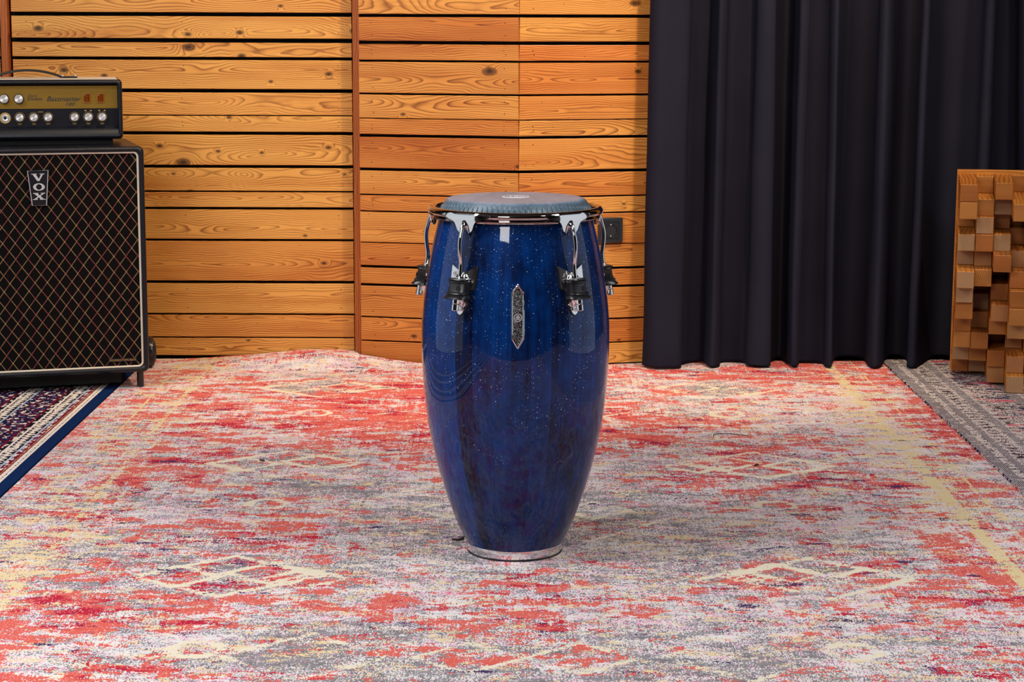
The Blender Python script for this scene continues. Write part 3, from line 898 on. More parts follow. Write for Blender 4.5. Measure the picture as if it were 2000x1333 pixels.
# flange plate below the rim that the hook passes through
half = smooth_side([(0.0570, RT - .005), (0.0540, RT - .0105), (0.0420, RT - .0150), (0.0290, RT - .0185), (0.0235, RT - .0235), (0.0205, RT - .0300), (0.0175, RT - .0370), (0.0110, RT - .0425), (0.0050, RT - .0462)], 4)
hole = [(0.0042, RT - .0462), (0.0042, RT - .0300), (0.0058, RT - .0280), (0.0060, RT - .0225), (0.0050, RT - .0190), (0.0028, RT - .0172), (0.0, RT - .0166)]
outl = [(0.0, RT - .0025)] + [(0.0300, RT - .0028), (0.0570, RT - .005)] + half[1:] + hole[:-1] + [(0.0, RT - .0166)] + [(-s, z) for s, z in reversed(hole[:-1])] + [(-s, z) for s, z in reversed(half[1:])] + [(-0.0570, RT - .005), (-0.0300, RT - .0028)]
def n_rim(s, z):
    t = (RT - z)
    q = abs(s)
    return n_rim0(t) + (0.5 * q * q / 0.179 if q < 0.028 else 0.00219 * max(0.0, 1 - ((q - 0.028) / 0.027) ** 1.5) + 0.0)
def n_rim0(t):
    if t < 0.012: return 0.1742 + 0.0050 * math.sin(min(t / 0.012, 1) * PI / 2)
    return 0.1792 - 0.0010 * (t - 0.012) / 0.02 + 0.06 * max(0, t - 0.036)
rim_plate_me = plate_mesh('rim_plate', outl[::-1], n_rim, 0.0026, M_CHROME)
# lug parts
LZ0, LZ1 = 0.5364 - Z0, 0.6353 - Z0
def n_lug(s, z): return rsh(z) + 0.0004
lz = lambda z: z - Z0
lug_half = [(0.0, lz(.6215)), (0.0060, lz(.6215)), (0.0285, lz(.6345)), (0.0290, lz(.6310)), (0.0290, lz(.5945)), (0.0265, lz(.5905)), (0.0175, lz(.5850)), (0.0165, lz(.5800)), (0.0165, lz(.5600)), (0.0050, lz(.5395)), (0.0, lz(.5365))]
lug_out = lug_half + [(-s, z) for s, z in reversed(lug_half[1:-1])]
lug_me = plate_mesh('lug_plate', lug_out, n_lug, 0.0048, M_CHROME)
m_ = MB(); ol2 = [(s * 1.07 + 0.0, z + (0.0012 if z > lz(.6) else -0.0016)) for s, z in lug_out]
gasket_me = plate_mesh('gasket', ol2, lambda s, z: rsh(z) - 0.001, 0.0024, M_RUBBER)

def at_lug(s, n, z):
    a = s / max(n, 0.05)
    return Vector((n * math.sin(a), -n * math.cos(a), z))
def lug_sections(secs, k=20, p=4.0):
    rings = []
    for (z, n0, n1, w, tilt) in secs:
        ring = []
        for q in range(k):
            a = 2 * PI * q / k
            ca, sa = math.cos(a), math.sin(a)
            r = 1.0 / (abs(ca) ** p + abs(sa) ** p) ** (1 / p)
            s = w * r * ca; nn = (n0 + n1) / 2 + (n1 - n0) / 2 * r * sa
            zz = z - tilt * (nn - n0)
            ring.append(at_lug(s, nn, zz))
        rings.append(ring)
    return rings
m = MB()
T = -0.06
m.loft(lug_sections([(lz(.6100), .1870, .2090, .0185, T), (lz(.6090), .1865, .2125, .0208, T), (lz(.6070), .1865, .2135, .0212, T), (lz(.6055), .1868, .2110, .0198, T), (lz(.6040), .1870, .2130, .0208, T),
                     (lz(.6015), .1870, .2132, .0206, T), (lz(.6000), .1872, .2112, .0196, T), (lz(.5900), .1880, .2135, .0196, T), (lz(.5830), .1885, .2160, .0200, T), (lz(.5815), .1888, .2192, .0222, T),
                     (lz(.5790), .1890, .2205, .0226, T), (lz(.5770), .1890, .2190, .0214, T), (lz(.5735), .1892, .2240, .0242, T), (lz(.5705), .1894, .2262, .0252, T), (lz(.5685), .1896, .2235, .0236, T)]))
rubber_me = m.mesh('rubber_grip', M_RUBBER, True, 40)
rod_pts = [(.1700, .7075), (.1745, .7165), (.1815, .7185), (.1870, .7130), (.1905, .7030), (.1950, .6880), (.1968, .6720), (.1952, .6520), (.1932, .6360), (.1950, .6190), (.1990, .6050), (.2040, .5900), (.2085, .5740)]
m = MB(); m.tube(catmull([at_lug(0.0, n, lz(z)) for n, z in rod_pts], 5), 0.0045, 14)
rod_me = m.mesh('tuning_rod', M_CHROME)
m = MB()
A0 = at_lug(0, .2095, lz(.5710)); A1 = at_lug(0, .2132, lz(.5465))
ax = (A1 - A0).normalized(); e1 = ax.cross(Vector((1, 0, 0))).normalized(); e2 = ax.cross(e1)
rings = []
for t, r in ((0, .0066), (0.42, .0066), (0.46, .0060), (0.50, .0070), (0.96, .0070), (1.0, .0062)):
    rings.append([A0 + (A1 - A0) * t + e1 * (r * math.cos(q * PI / 6)) + e2 * (r * math.sin(q * PI / 6)) for q in range(12)])
m.loft(rings); nut_me = m.mesh('tuning_nut', M_CHROME, True, 25)
m = MB(); m.loft(lug_sections([(lz(.618), .1815, .1925, .0085, 0), (lz(.612), .1840, .1990, .0110, 0), (lz(.569), .1890, .2075, .0130, 0), (lz(.556), .1895, .2040, .0105, 0), (lz(.553), .1900, .1990, .0080, 0)], 16))
house_me = m.mesh('lug_housing', M_CHROME)
m = MB()
cc = at_lug(0.001, rsh(lz(.5470)) + 0.0048, lz(.5470))
for_ring = []
for t, r in ((0.0, .0042), (.0012, .0040), (.0024, .0028), (.0030, .0008)):
    for_ring.append([cc + Vector((r * math.cos(q * PI / 6), -t, r * math.sin(q * PI / 6))) for q in range(12)])
m.loft(for_ring); screw_me = m.mesh('screw', M_CHROME)

def emblem_mesh(name, R, M, mat):
    """ring with a mirrored double-loop mark"""
    e = MB()
    pts = [(R * math.cos(2 * PI * k / 28), 0, R * math.sin(2 * PI * k / 28)) for k in range(28)]
    e.tube([M @ Vector(p) for p in pts], R * 0.10, 6, closed=True)
    for sx in (-1, 1):
        for zc, rr in ((0.22, 0.20), (-0.26, 0.24)):
            pp = [(sx * R * (0.10 + rr * (1 + math.cos(t))), 0, R * (zc + rr * math.sin(t))) for t in [q * 2 * PI / 14 for q in range(14)]]
            e.tube([M @ Vector(p) for p in pp], R * 0.075, 6, closed=True)
        e.tube([M @ Vector((sx * R * 0.10, 0, -R * 0.55)), M @ Vector((sx * R * 0.10, 0, R * 0.55))], R * 0.08, 6)
    e.tube([M @ Vector((-R * 0.35, 0, R * 0.62)), M @ Vector((0, 0, R * 0.45)), M @ Vector((R * 0.35, 0, R * 0.62))], R * 0.07, 6)
    return e.mesh(name, mat)
def frame_at(s, n, z, tilt):
    a = s / n
    return Matrix.Translation(at_lug(s, n, z)) @ Matrix.Rotation(a, 4, 'Z') @ Matrix.Rotation(tilt, 4, 'X')
emb1_me = emblem_mesh('emblem', 0.0052, frame_at(-0.0185, rsh(lz(.6180)) + 0.0056, lz(.6170), -0.19), M_CHROME_DK)
emb2_me = emblem_mesh('emblem', 0.0052, frame_at(0.0090, .2146, lz(.5915), -0.22), M_RUBBER)

def child(name, me, parent):
    o = bpy.data.objects.new(name, me); return link(o, parent)
for k, ang in enumerate((-36, 36, 108, 180, -108)):
    rz = math.radians(ang)
    rp = child('rim_plate', rim_plate_me, rim); rp.rotation_euler = (0, 0, rz)
    lp = child('lug_plate', lug_me, drum); lp.rotation_euler = (0, 0, rz)
    for nm, me in (('gasket', gasket_me), ('lug_housing', house_me), ('rubber_grip', rubber_me), ('tuning_rod', rod_me), ('tuning_nut', nut_me), ('screw', screw_me), ('emblem', emb1_me), ('emblem', emb2_me)):
        child(nm, me, lp)
# badge
bt, bs, bb, be = lz(.6010), lz(.5850), lz(.4940), lz(.4740)
bo = [(0.0, bt), (0.0114, bs), (0.0114, bb), (0.0, be), (-0.0114, bb), (-0.0114, bs)]
badge = child('badge', plate_mesh('badge', bo[::-1], lambda s, z: rsh(z) - 0.001, 0.0040, M_GLITTER, 0.004, 0.008), drum)
badge['label'] = 'long pointed badge of black glitter in a chrome border'
fr = MB()
def bpts():
    out = []
    for i in range(6):
        a = bo[i]; c = bo[(i + 1) % 6]
        for k in range(8): out.append((a[0] + (c[0] - a[0]) * k / 8, a[1] + (c[1] - a[1]) * k / 8))
    return out
fr.tube([at_lug(s, rsh(z) + 0.0030, z) for s, z in bpts()], 0.00165, 8, closed=True)
fr.build('badge_border', M_CHROME, badge)
eb = child('emblem', emblem_mesh('emblem', 0.0075, frame_at(0, rsh(lz(.536)) + 0.0036, lz(.536), -0.12), M_SILVER), badge)

# ------------------------------------------------------------------ speaker cabinet with the amplifier head
CY = math.radians(17)
cab = thing('speaker_cabinet', 'large black guitar speaker cabinet with gold diamond grille cloth, standing on the floor', 'speaker', (-1.085, 1.85, 0.0085), CY)
zb, zt = 0.062 - 0.0085, 0.7425 - 0.0085
CW, CD = 0.80, 0.43
xr = -0.011; xl = xr - CW
m = MB()
def ringbox(mb, x0, x1, z0, z1, r, ins, y0, y1, r2, mat=0, ny=6):
    """hollow rounded frame from y0 (front) to y1"""
    O = rrect(x0, x1, z0, z1, r, ny); I = rrect(x0 + ins, x1 - ins, z0 + ins, z1 - ins, r2, ny)
    def off(o, d):
        cx, cz = (x0 + x1) / 2, (z0 + z1) / 2
        return [(cx + (a - cx) * (1 - d / abs(x1 - x0) * 2), cz + (b - cz) * (1 - d / abs(z1 - z0) * 2)) for a, b in o]
    rings = []
    for outl_, y in ((I, y1), (I, y0 + .006), (off(I, -.0018), y0 + .002), (off(I, -.006), y0), (off(O, .008), y0), (off(O, .0025), y0 + .003), (O, y0 + .010), (O, y1)):
        rings.append([(a, y, b) for a, b in outl_])
    mb.loft(rings, mat, caps=False)
ringbox(m, xl, xr, zb, zt, 0.016, 0.0155, 0.0, 0.03, 0.014)
m.loft([[(a, y, b) for a, b in rrect(xl, xr, zb, zt, 0.016, 6)] for y in (0.028, CD - .006)] + [[(a, CD, b) for a, b in rrect(xl + .005, xr - .005, zb + .005, zt - .005, 0.014, 6)]])
m.build('cabinet_shell', M_TOLEX, cab, angle=45)
m = MB(); m.box(xl + .015, xr - .015, 0.0120, 0.016, zb + .015, zt - .015)
gr = m.build('grille', M_GRILLE, cab, smooth=False)
m = MB(); m.tube([(a, 0.0095, b) for a, b in rrect(xl + .0185, xr - .0185, zb + .0175, zt - .0175, 0.014, 8)], 0.0034, 8, closed=True)
m.build('piping', M_PIPING, cab)['label'] = 'thin cream piping'
# name plate with its letters
O = 0.0085
px0, px1, pz1 = -0.3515, -0.2905, 0.6775 - O
qx0, qx1, pz0 = -0.3408, -0.2980, 0.5725 - O
m = MB()
m.prism([(px0, pz1 - 0.001), (qx0, pz0), (qx1, pz0), (px1, pz1)], 0.0020, 0.0093)
pl = m.build('name_plate', M_PANEL_BLACK, cab, smooth=False, bevel=0.0008)
m = MB(); m.tube([(px0 + .001, 0.0018, pz1 - .002), (qx0 + .001, 0.0018, pz0 + .001), (qx1 - .001, 0.0018, pz0 + .001), (px1 - .001, 0.0018, pz1 - .001)], 0.0014, 6, closed=True)
m.build('plate_border', M_SILVER, pl)
# serif letters V O X, drawn in a unit box 0..1
cxp = (px0 + px1 + qx0 + qx1) / 4
def letter(name, polys, zc, w, h, dx=0.0):
    e = MB()
    for pg in polys:
        e.prism([(cxp + dx + (a - .5) * w, zc + (b - .5) * h) for a, b in pg], -0.0008, 0.0026)
    e.build(name, M_SILVER, pl, smooth=False, bevel=0.0004)
sv = [(0.0, 1.0), (0.42, 1.0), (0.42, 0.93), (0.34, 0.91), (0.56, 0.28), (0.74, 0.90), (0.62, 0.93), (0.62, 1.0), (1.0, 1.0), (1.0, 0.93), (0.88, 0.90), (0.60, 0.0), (0.44, 0.0), (0.10, 0.91), (0.0, 0.93)]
letter('letter_v', [sv], 0.6563 - O, 0.0385, 0.0215, -0.001)
oo = [(0.5 + 0.5 * math.cos(t), 0.5 + 0.5 * math.sin(t)) for t in [2 * PI * k / 32 for k in range(32)]]
oi = [(0.5 + 0.25 * math.cos(t), 0.5 + 0.38 * math.sin(t)) for t in [2 * PI * k / 32 for k in range(32)]]
letter('letter_o', [[oo[k], oo[(k + 1) % 32], oi[(k + 1) % 32], oi[k]] for k in range(32)], 0.6280 - O, 0.0335, 0.0215, 0.001)
sx1 = [(0.02, 1.0), (0.46, 1.0), (0.46, 0.92), (0.38, 0.89), (0.86, 0.10), (1.0, 0.08), (1.0, 0.0), (0.54, 0.0), (0.54, 0.08), (0.60, 0.11), (0.12, 0.89), (0.02, 0.92)]
sx2 = [(0.62, 0.92), (0.62, 1.0), (0.98, 1.0), (0.98, 0.92), (0.88, 0.89), (0.60, 0.545), (0.52, 0.60), (0.74, 0.89)]
sx3 = [(0.0, 0.0), (0.38, 0.0), (0.38, 0.08), (0.30, 0.11), (0.49, 0.41), (0.41, 0.47), (0.12, 0.11), (0.0, 0.08)]
letter('letter_x', [sx1, sx2, sx3], 0.6005 - O, 0.0370, 0.0200, 0.001)
m = MB(); m.box(-0.1310, -0.0475, 0.0080, 0.0096, 0.0955 - O, 0.1055 - O)
tg = m.build('tag_strip', M_PANEL_BLACK, cab, smooth=False)
text_obj('tag_lettering', 'FOUNDATION BASS', 0.0076, 0.0002, Matrix.Translation((-0.0895, 0.0077, 0.1003 - O)) @ Matrix.Rotation(PI / 2, 4, 'X'), M_GOLDINK, tg, align='CENTER', space=1.18)
m = MB(); m.box(xl + .03, xr - .075, 0.085, CD - .02, 0.010, zb + .004)  # black box added to stand in for the shade under the cabinet
m.build('under_shade_block', M_BLACK, cab, smooth=False)
# legs and rear wheels
m = MB(); m.lathe([(0.0001, 0.0), (0.0098, 0.0), (0.0105, 0.002), (0.0105, zb + .004), (0.0001, zb + .004)], 20)
leg_me = m.mesh('leg', M_PLASTIC)
for lx in (xr - 0.022, xl + 0.022):
    o = child('leg', leg_me, cab); o.location = (lx, 0.055, 0)
m = MB()
m.lathe([(0.010, -0.016), (0.036, -0.016), (0.046, -0.013), (0.050, -0.006), (0.050, 0.006), (0.046, 0.013), (0.036, 0.016), (0.034, 0.019), (0.012, 0.020), (0.010, 0.016), (0.010, -0.016)], 40, M=Matrix.Rotation(PI / 2, 4, 'Y'))
wheel_me = m.mesh('wheel', M_PLASTIC)
for lx in (xr + 0.046, xl - 0.046):
    o = child('wheel', wheel_me, cab); o.location = (lx, CD - 0.035, 0.050); 
    if lx < xr: o.rotation_euler = (0, 0, PI)
m = MB(); m.tube([(xl - 0.05, CD - 0.035, 0.050), (xr + 0.05, CD - 0.035, 0.050)], 0.0085, 12)
m.build('axle', M_PLASTIC, cab)

HY = math.radians(13)
amp = thing('amplifier_head', 'black amplifier head with gold panel and silver knobs, standing on the speaker cabinet', 'amplifier', (-1.16, 1.92, 0.7425), HY)
H0 = 0.7425
hxr = -0.0095; hxl = hxr - 0.565; hz0, hz1 = 0.7600 - H0, 0.9378 - H0; HD = 0.235
m = MB()
ringbox(m, hxl, hxr, hz0, hz1, 0.012, 0.0145, 0.0, 0.050, 0.004)
m.loft([[(a, y, b) for a, b in rrect(hxl, hxr, hz0, hz1, 0.012, 6)] for y in (0.049, HD - .005)] + [[(a, HD, b) for a, b in rrect(hxl + .004, hxr - .004, hz0 + .004, hz1 - .004, 0.010, 6)]])
# sloping sill below the panel
m.prism([(0.0, hz0 + .010), (0.006, hz0 + .028), (0.030, hz0 + .041), (0.044, hz0 + .041), (0.044, hz0 + .010)], hxl + .014, hxr - .014, M=Matrix(((0, 1, 0, 0), (1, 0, 0, 0), (0, 0, 1, 0), (0, 0, 0, 1))))
m.build('amplifier_case', M_TOLEX, amp, angle=45)
pz_mid = 0.8510 - H0; pzt = 0.9185 - H0; pzb = 0.8010 - H0
m = MB(); m.box(hxl + .014, hxr - .0145, 0.024, 0.034, pz_mid, pzt)
gold = m.build('gold_panel', M_GOLD, amp, smooth=False)
m = MB(); m.box(hxl + .014, hxr - .0145, 0.024, 0.034, pzb - .004, pz_mid - .0004)
blk = m.build('black_panel', M_PANEL_BLACK, amp, smooth=False)
# knobs
m = MB()
RX = Matrix.Rotation(PI / 2, 4, 'X')
m.lathe([(0.0001, 0.0170), (0.0112, 0.0170), (0.0124, 0.0160), (0.0126, 0.0150)], 40, M=RX)
cap_me = m.mesh('knob_cap', M_ALU, True, 30)
m = MB(); m.lathe([(0.0126, 0.0152), (0.0130, 0.0145), (0.0136, 0.0010), (0.0145, 0.0), (0.0001, 0.0)], 40, M=RX)
knob_me = m.mesh('knob', M_PLASTIC)
m = MB(); m.lathe([(0.0148, 0.0003), (0.0156, 0.0005), (0.0158, 0.0), ], 40, M=RX)
dial_me = m.mesh('dial_ring', M_GOLDINK)
kz = 0.8255 - H0; gz = 0.8808 - H0
def knob(x, z, sc=1.0):
    k = child('knob', knob_me, amp); k.location = (x, 0.0238, z); k.scale = (sc, sc, sc)
    child('knob_cap', cap_me, k)
    if z < pz_mid: child('dial_ring', dial_me, k)
for x in (-0.3540, -0.3115): knob(x, gz, 1.02)
for x in (-0.3105, -0.2695, -0.2280, -0.1510, -0.1105, -0.0700): knob(x, kz, 0.95)
m = MB(); m.lathe([(0.0040, -0.004), (0.0046, 0.0030), (0.0085, 0.0045), (0.0105, 0.0030), (0.0110, 0.0), (0.0150, 0.0010), (0.0160, 0.0)], 32, M=RX)
j = m.build('input_jack', M_SILVER, amp); j.location = (-0.3525, 0.0238, kz - .002)
m = MB(); m.lathe([(0.0125, 0.0012), (0.0150, 0.0016), (0.0165, 0.0005)], 32, M=RX)
m.build('jack_ring', M_GOLDINK, j)
# amber rocker lamps
for x in (-0.1133, -0.0728):
    m = MB(); O2 = rrect(-0.0112, 0.0112, -0.0140, 0.0140, 0.002, 3); I2 = rrect(-0.0085, 0.0085, -0.0112, 0.0112, 0.0015, 3)
    m.loft([[(a, 0.0, b2) for a, b2 in O2], [(a, -0.0035, b2) for a, b2 in O2], [(a, -0.0040, b2) for a, b2 in I2], [(a, -0.0010, b2) for a, b2 in I2]], caps=False)
    s_ = m.build('rocker_switch', M_AMBER_RIM, amp); s_.location = (x, 0.0241, 0.8818 - H0)
    m = MB(); m.loft([[(a, -0.0010, b2) for a, b2 in I2], [(a * .9, -0.0030, b2 * .9) for a, b2 in I2], [(a * .5, -0.0042, b2 * .5) for a, b2 in I2]])
    m.build('rocker', M_AMBER, s_)
RXt = Matrix.Rotation(PI / 2, 4, 'X')
def lab(name, body, size, x, z, mat, parent, **kw):
    return text_obj(name, body, size, 0.00015, Matrix.Translation((x, 0.0237, z)) @ RXt, mat, parent, **kw)
lab('panel_lettering', 'Klemt', 0.0120, -0.2860, 0.8890 - H0, M_INK, gold, shear=0.35, align='LEFT', xscale=0.9)
lab('panel_lettering', 'Echolette', 0.0130, -0.2880, 0.8795 - H0, M_INK, gold, shear=0.45, align='LEFT', xscale=0.88, offset=0.0002)
lab('panel_lettering', 'Bassmaster', 0.0205, -0.2320, 0.8790 - H0, M_INK, gold, shear=0.35, align='LEFT', xscale=1.06, offset=0.0003)
lab('panel_lettering', '100', 0.0140, -0.1790, 0.8635 - H0, M_INK, gold, shear=0.35, align='LEFT', xscale=1.35, offset=0.0002)
# small gold printing above and below the lower knobs
def mark(x0, x1, z0, z1):
    m = MB(); m.box(x0, x1, 0.0234, 0.0242, z0, z1); return m.build('panel_mark', M_GOLDINK, blk, smooth=False)
for x in (-0.1105, -0.0700):
    for q in (-1, 1): mark(x + q * .0078 - .0026, x + q * .0078 + .0026, kz + .0170, kz + .0205)
for x in (-0.3105, -0.2695, -0.2280, -0.1510, -0.1105, -0.0700):
    mark(x - .0062, x + .0062, kz - .0190, kz - .0178); mark(x - .0050, x + .0050, kz - .0215, kz - .0205)
mark(-0.2575, -0.2420, kz + .0150, kz + .0165)
m = MB(); m.box(hxl + .014, hxr - .013, 0.003, HD - .01, hz1 - .0005, hz1 + .0010)  # pale strip added in place of the glint along the top edge
m.build('top_glint_strip', M_PIPING, amp, smooth=False)
# handle
m = MB()
hx0, hx1 = -0.3835, -0.1860
path = []
for k in range(25):
    t = k / 24.0; x = hx0 + (hx1 - hx0) * t
    path.append((x, 0.115, hz1 + 0.0045 + 0.020 * math.sin(PI * t) ** 0.8))
rings = []
for k, p in enumerate(path):
    t = (Vector(path[min(k + 1, 24)]) - Vector(path[max(k - 1, 0)])).normalized(); nn = Vector((-t.z, 0, t.x))
    rings.append([Vector(p) + Vector((0, 1, 0)) * (0.0125 * math.cos(a) / max(abs(math.cos(a)), abs(math.sin(a))) ** 0.6) + nn * (0.0040 * math.sin(a)) for a in [2 * PI * q / 14 for q in range(14)]])
m.loft(rings)
hd = m.build('handle', M_RUBBER, amp)
for s_ in (-1, 1):
    xc = (hx1 + 0.024) if s_ > 0 else (hx0 - 0.024)
    m = MB(); m.box(xc - .024, xc + .024, 0.100, 0.130, hz1 - .001, hz1 + .0065)
    e_ = m.build('handle_mount', M_PLASTIC, hd, smooth=False, bevel=0.002)
    for q in (-1, 1):
        m = MB(); m.lathe([(0.0042, 0.0), (0.0038, 0.0028), (0.0016, 0.0044), (0.0001, 0.0046)], 14, M=Matrix.Translation((xc + q * .019, 0.115, hz1 + .0062)))
        m.build('screw', M_SILVER, hd)
m = MB(); m.box(hxl + .03, hxr - .03, 0.03, HD - .03, 0.0010, hz0 + .004)  # black filler added as the shadow in the gap below the head
m.build('gap_shade_block', M_BLACK, amp, smooth=False)
# ------------------------------------------------------------------ curtain
FOLDS = [(1252, 1268, .65), (1258, 1274, .25), (1275, 1290, .02), (1300, 1316, .0), (1326, 1345, .10), (1338, 1357, .55), (1344, 1363, .95), (1358, 1380, 1.0), (1367, 1390, .85), (1373, 1395, .30), (1386, 1405, .0),
         (1401, 1420, .20), (1408, 1428, .75), (1425, 1450, .95), (1443, 1468, .80), (1453, 1475, .22), (1476, 1495, .0), (1499, 1513, .08), (1505, 1518, .55), (1510, 1526, .98), (1519, 1540, 1.0), (1525, 1548, .40),
         (1540, 1563, .0), (1554, 1580, .12), (1560, 1588, .55), (1574, 1598, .62), (1592, 1608, .45), (1605, 1624, .10), (1616, 1634, .0), (1622, 1644, .25), (1630, 1660, .80), (1650, 1684, .95), (1672, 1705, .72),
         (1688, 1716, .18), (1703, 1730, .0), (1717, 1744, .18), (1726, 1757, .80), (1742, 1775, .98), (1754, 1790, .60), (1764, 1800, .12), (1778, 1811, .0), (1795, 1826, .30), (1815, 1850, .80), (1835, 1880, .9),
         (1860, 1903, .55), (1884, 1925, .10), (1905, 1940, .05), (1930, 1958, .55), (1962, 1976, .8), (1982, 1988, .35), (1993, 1996, .2)]
def cur_pt(px, Y, top):
    d = Y + CAMD
    return (px - 1000.0) / 3950.0 * (d * (0.9875 if top else 1.0) + (0.0 if top else 0.165)) 
raw = []
for i, (xb, xt, k) in enumerate(FOLDS):
    kp = FOLDS[max(i - 1, 0)][2]; kn_ = FOLDS[min(i + 1, len(FOLDS) - 1)][2]
    und = 12.0 * (1 if kn_ < kp else -1) * max(0.0, 1 - abs(k - 0.55) / 0.42) * min(1.0, abs(kn_ - kp) * 1.5)
    if 2 < i < len(FOLDS) - 3: xb += und; xt += und
    f = (xb - 1252) / (1985 - 1252)
    base = 2.205 + 0.10 * f + 0.02 * math.sin(f * 7)
    amp_ = 0.122 + 0.10 * min(max((f - 0.25) * 3, 0), 1) + 0.008 * math.sin(i * 1.7)
    yb = base + amp_ * k; yt = base + 0.012 + (amp_ * 0.85) * k
    raw.append((cur_pt(xb, yb, False), yb, cur_pt(xt, yt, True), yt))
B = catmull([(a, b, 0) for a, b, c, d in raw], 4); T_ = catmull([(c, d, 0) for a, b, c, d in raw], 4)
zl = [0.0, 0.012, 0.03, 0.06, 0.10, 0.15, 0.22, 0.30, 0.40, 0.55, 0.72, 0.9, 1.1, 1.3, 1.6, 2.0, 2.45]
m = MB(); nb = len(B)
vs = []
for zi, z in enumerate(zl):
    t = min(z / 1.18, 1.25)
    for i in range(nb):
        x = B[i].x * (1 - t) + T_[i].x * t; y = B[i].y * (1 - t) + T_[i].y * t
        w = 0.004 * math.sin(i * 0.31 + z * 7.0) * math.exp(-z * 1.5) + 0.002 * math.sin(i * 0.17 + z * 11.0)
        zz = z + 0.0105 + (0.003 * (1 + math.sin(i * 0.23)) if z < 0.003 else 0.0)
        vs.append((x + w * 0.5, y + w, zz))
m.add(vs, [(a * nb + i, a * nb + i + 1, (a + 1) * nb + i + 1, (a + 1) * nb + i) for a in range(len(zl) - 1) for i in range(nb - 1)])
cu = m.build('curtain', M_CURTAIN, None, angle=80)
sol = cu.modifiers.new('Solidify', 'SOLIDIFY'); sol.thickness = 0.0025; sol.offset = 0
tag(cu, 'floor-length black cloth curtain hanging in folds before the wooden wall', 'curtain')

# ------------------------------------------------------------------ socket on the wall
sk = thing('wall_socket', 'anthracite power socket on the wooden wall just right of the drum', 'socket', (0.0, 0, 0))
dS = Vector((0.6200, 0.166, 0)).normalized(); nS = Vector((dS.y, -dS.x, 0))
oS = Vector((0.02, 2.268, 0)) + dS * 0.300 + nS * 0.0192
sk.location = (oS.x, oS.y, 0.4470); sk.rotation_euler = (0, 0, math.atan2(dS.y, dS.x))
m = MB(); m.loft([[(a, 0.0, b2) for a, b2 in rrect(-.0405, .0405, -.0405, .0405, .003, 3)], [(a, -0.008, b2) for a, b2 in rrect(-.0405, .0405, -.0405, .0405, .003, 3)], [(a, -0.010, b2) for a, b2 in rrect(-.0385, .0385, -.0385, .0385, .003, 3)],
                  [(a, -0.010, b2) for a, b2 in rrect(-.0285, .0285, -.0285, .0285, .002, 3)], [(a, -0.0075, b2) for a, b2 in rrect(-.0278, .0278, -.0278, .0278, .002, 3)]])
m.build('cover_frame', M_SOCKET, sk, angle=30)
m = MB()
sq = [(.0272 * math.cos(t) / max(abs(math.cos(t)), abs(math.sin(t))), .0272 * math.sin(t) / max(abs(math.cos(t)), abs(math.sin(t)))) for t in [2 * PI * k / 48 for k in range(48)]]
def circ(r, y): return [(r * math.cos(math.atan2(b2, a)), y, r * math.sin(math.atan2(b2, a))) for a, b2 in sq]
m.loft([[(a, -0.0070, b2) for a, b2 in sq], [(a, -0.0112, b2) for a, b2 in sq], circ(0.0205, -0.0112), circ(0.0196, -0.0015)])
ins = m.build('insert', M_PLASTIC, sk, angle=30)
for q in (-1, 1):
    m = MB(); m.lathe([(0.0026, 0.0), (0.0026, 0.0006), (0.0001, 0.0008)], 12, M=Matrix.Translation((q * .0095, -0.0017, 0)) @ RX)
    m.build('pin_hole', M_SILVER, ins)
    m = MB(); m.box(-.002, .002, -0.0110, -0.0014, q * .0182 - .0016, q * .0188 + .0018)
    m.build('earth_clip', M_SILVER, ins, smooth=False)

# ------------------------------------------------------------------ wooden block panel (sound diffuser)
dif = thing('sound_diffuser', 'golden wooden block relief panel standing on the floor at the right edge', 'sound panel', (1.395, 2.157, 0.0240), math.radians(-11))
dif.rotation_euler = (math.radians(3.0), 0, math.radians(-11))
PW = 0.0523
P = [  # protrusion of each block (metres), rows from the top, columns from the left
    (.27, .07, .21, .03, .15, .06), (.27, .20, .16, .30, .05, .20), (.08, .22, .10, .03, .12, .04), (.22, .23, .21, .08, .20, .15), (.16, .18, .285, .19, .06, .10), (.28, .24, .05, .26, .15, .22),
    (.24, .03, .18, .30, .10, .08), (.23, .07, .25, .31, .04, .20), (.16, .10, .19, .25, .15, .05), (.155, .17, .04, .14, .20, .12), (.09, .10, .18, .255, .16, .2), (.02, .02, .17, .30, .03, .06)]
rb = random.Random(5)
NR = 12
m = MB(); m.box(-0.004, 6 * PW + .004, 0.0, 0.020, 0.0, NR * PW + 0.010)
bp = m.build('back_panel', M_BLOCK, dif, smooth=False, bevel=0.0015)
def wood_attr(o, f, tone):
    me = o.data
    at = me.attributes.new('pc', 'FLOAT_VECTOR', 'POINT'); at.data.foreach_set('vector', [c for v in me.vertices for c in f(v.co)])
    at = me.attributes.new('tone', 'FLOAT_VECTOR', 'POINT'); at.data.foreach_set('vector', [c for v in me.vertices for c in tone])
wood_attr(bp, lambda c: (c.x, c.z, 3.0), (0.6, 0.05, 0))
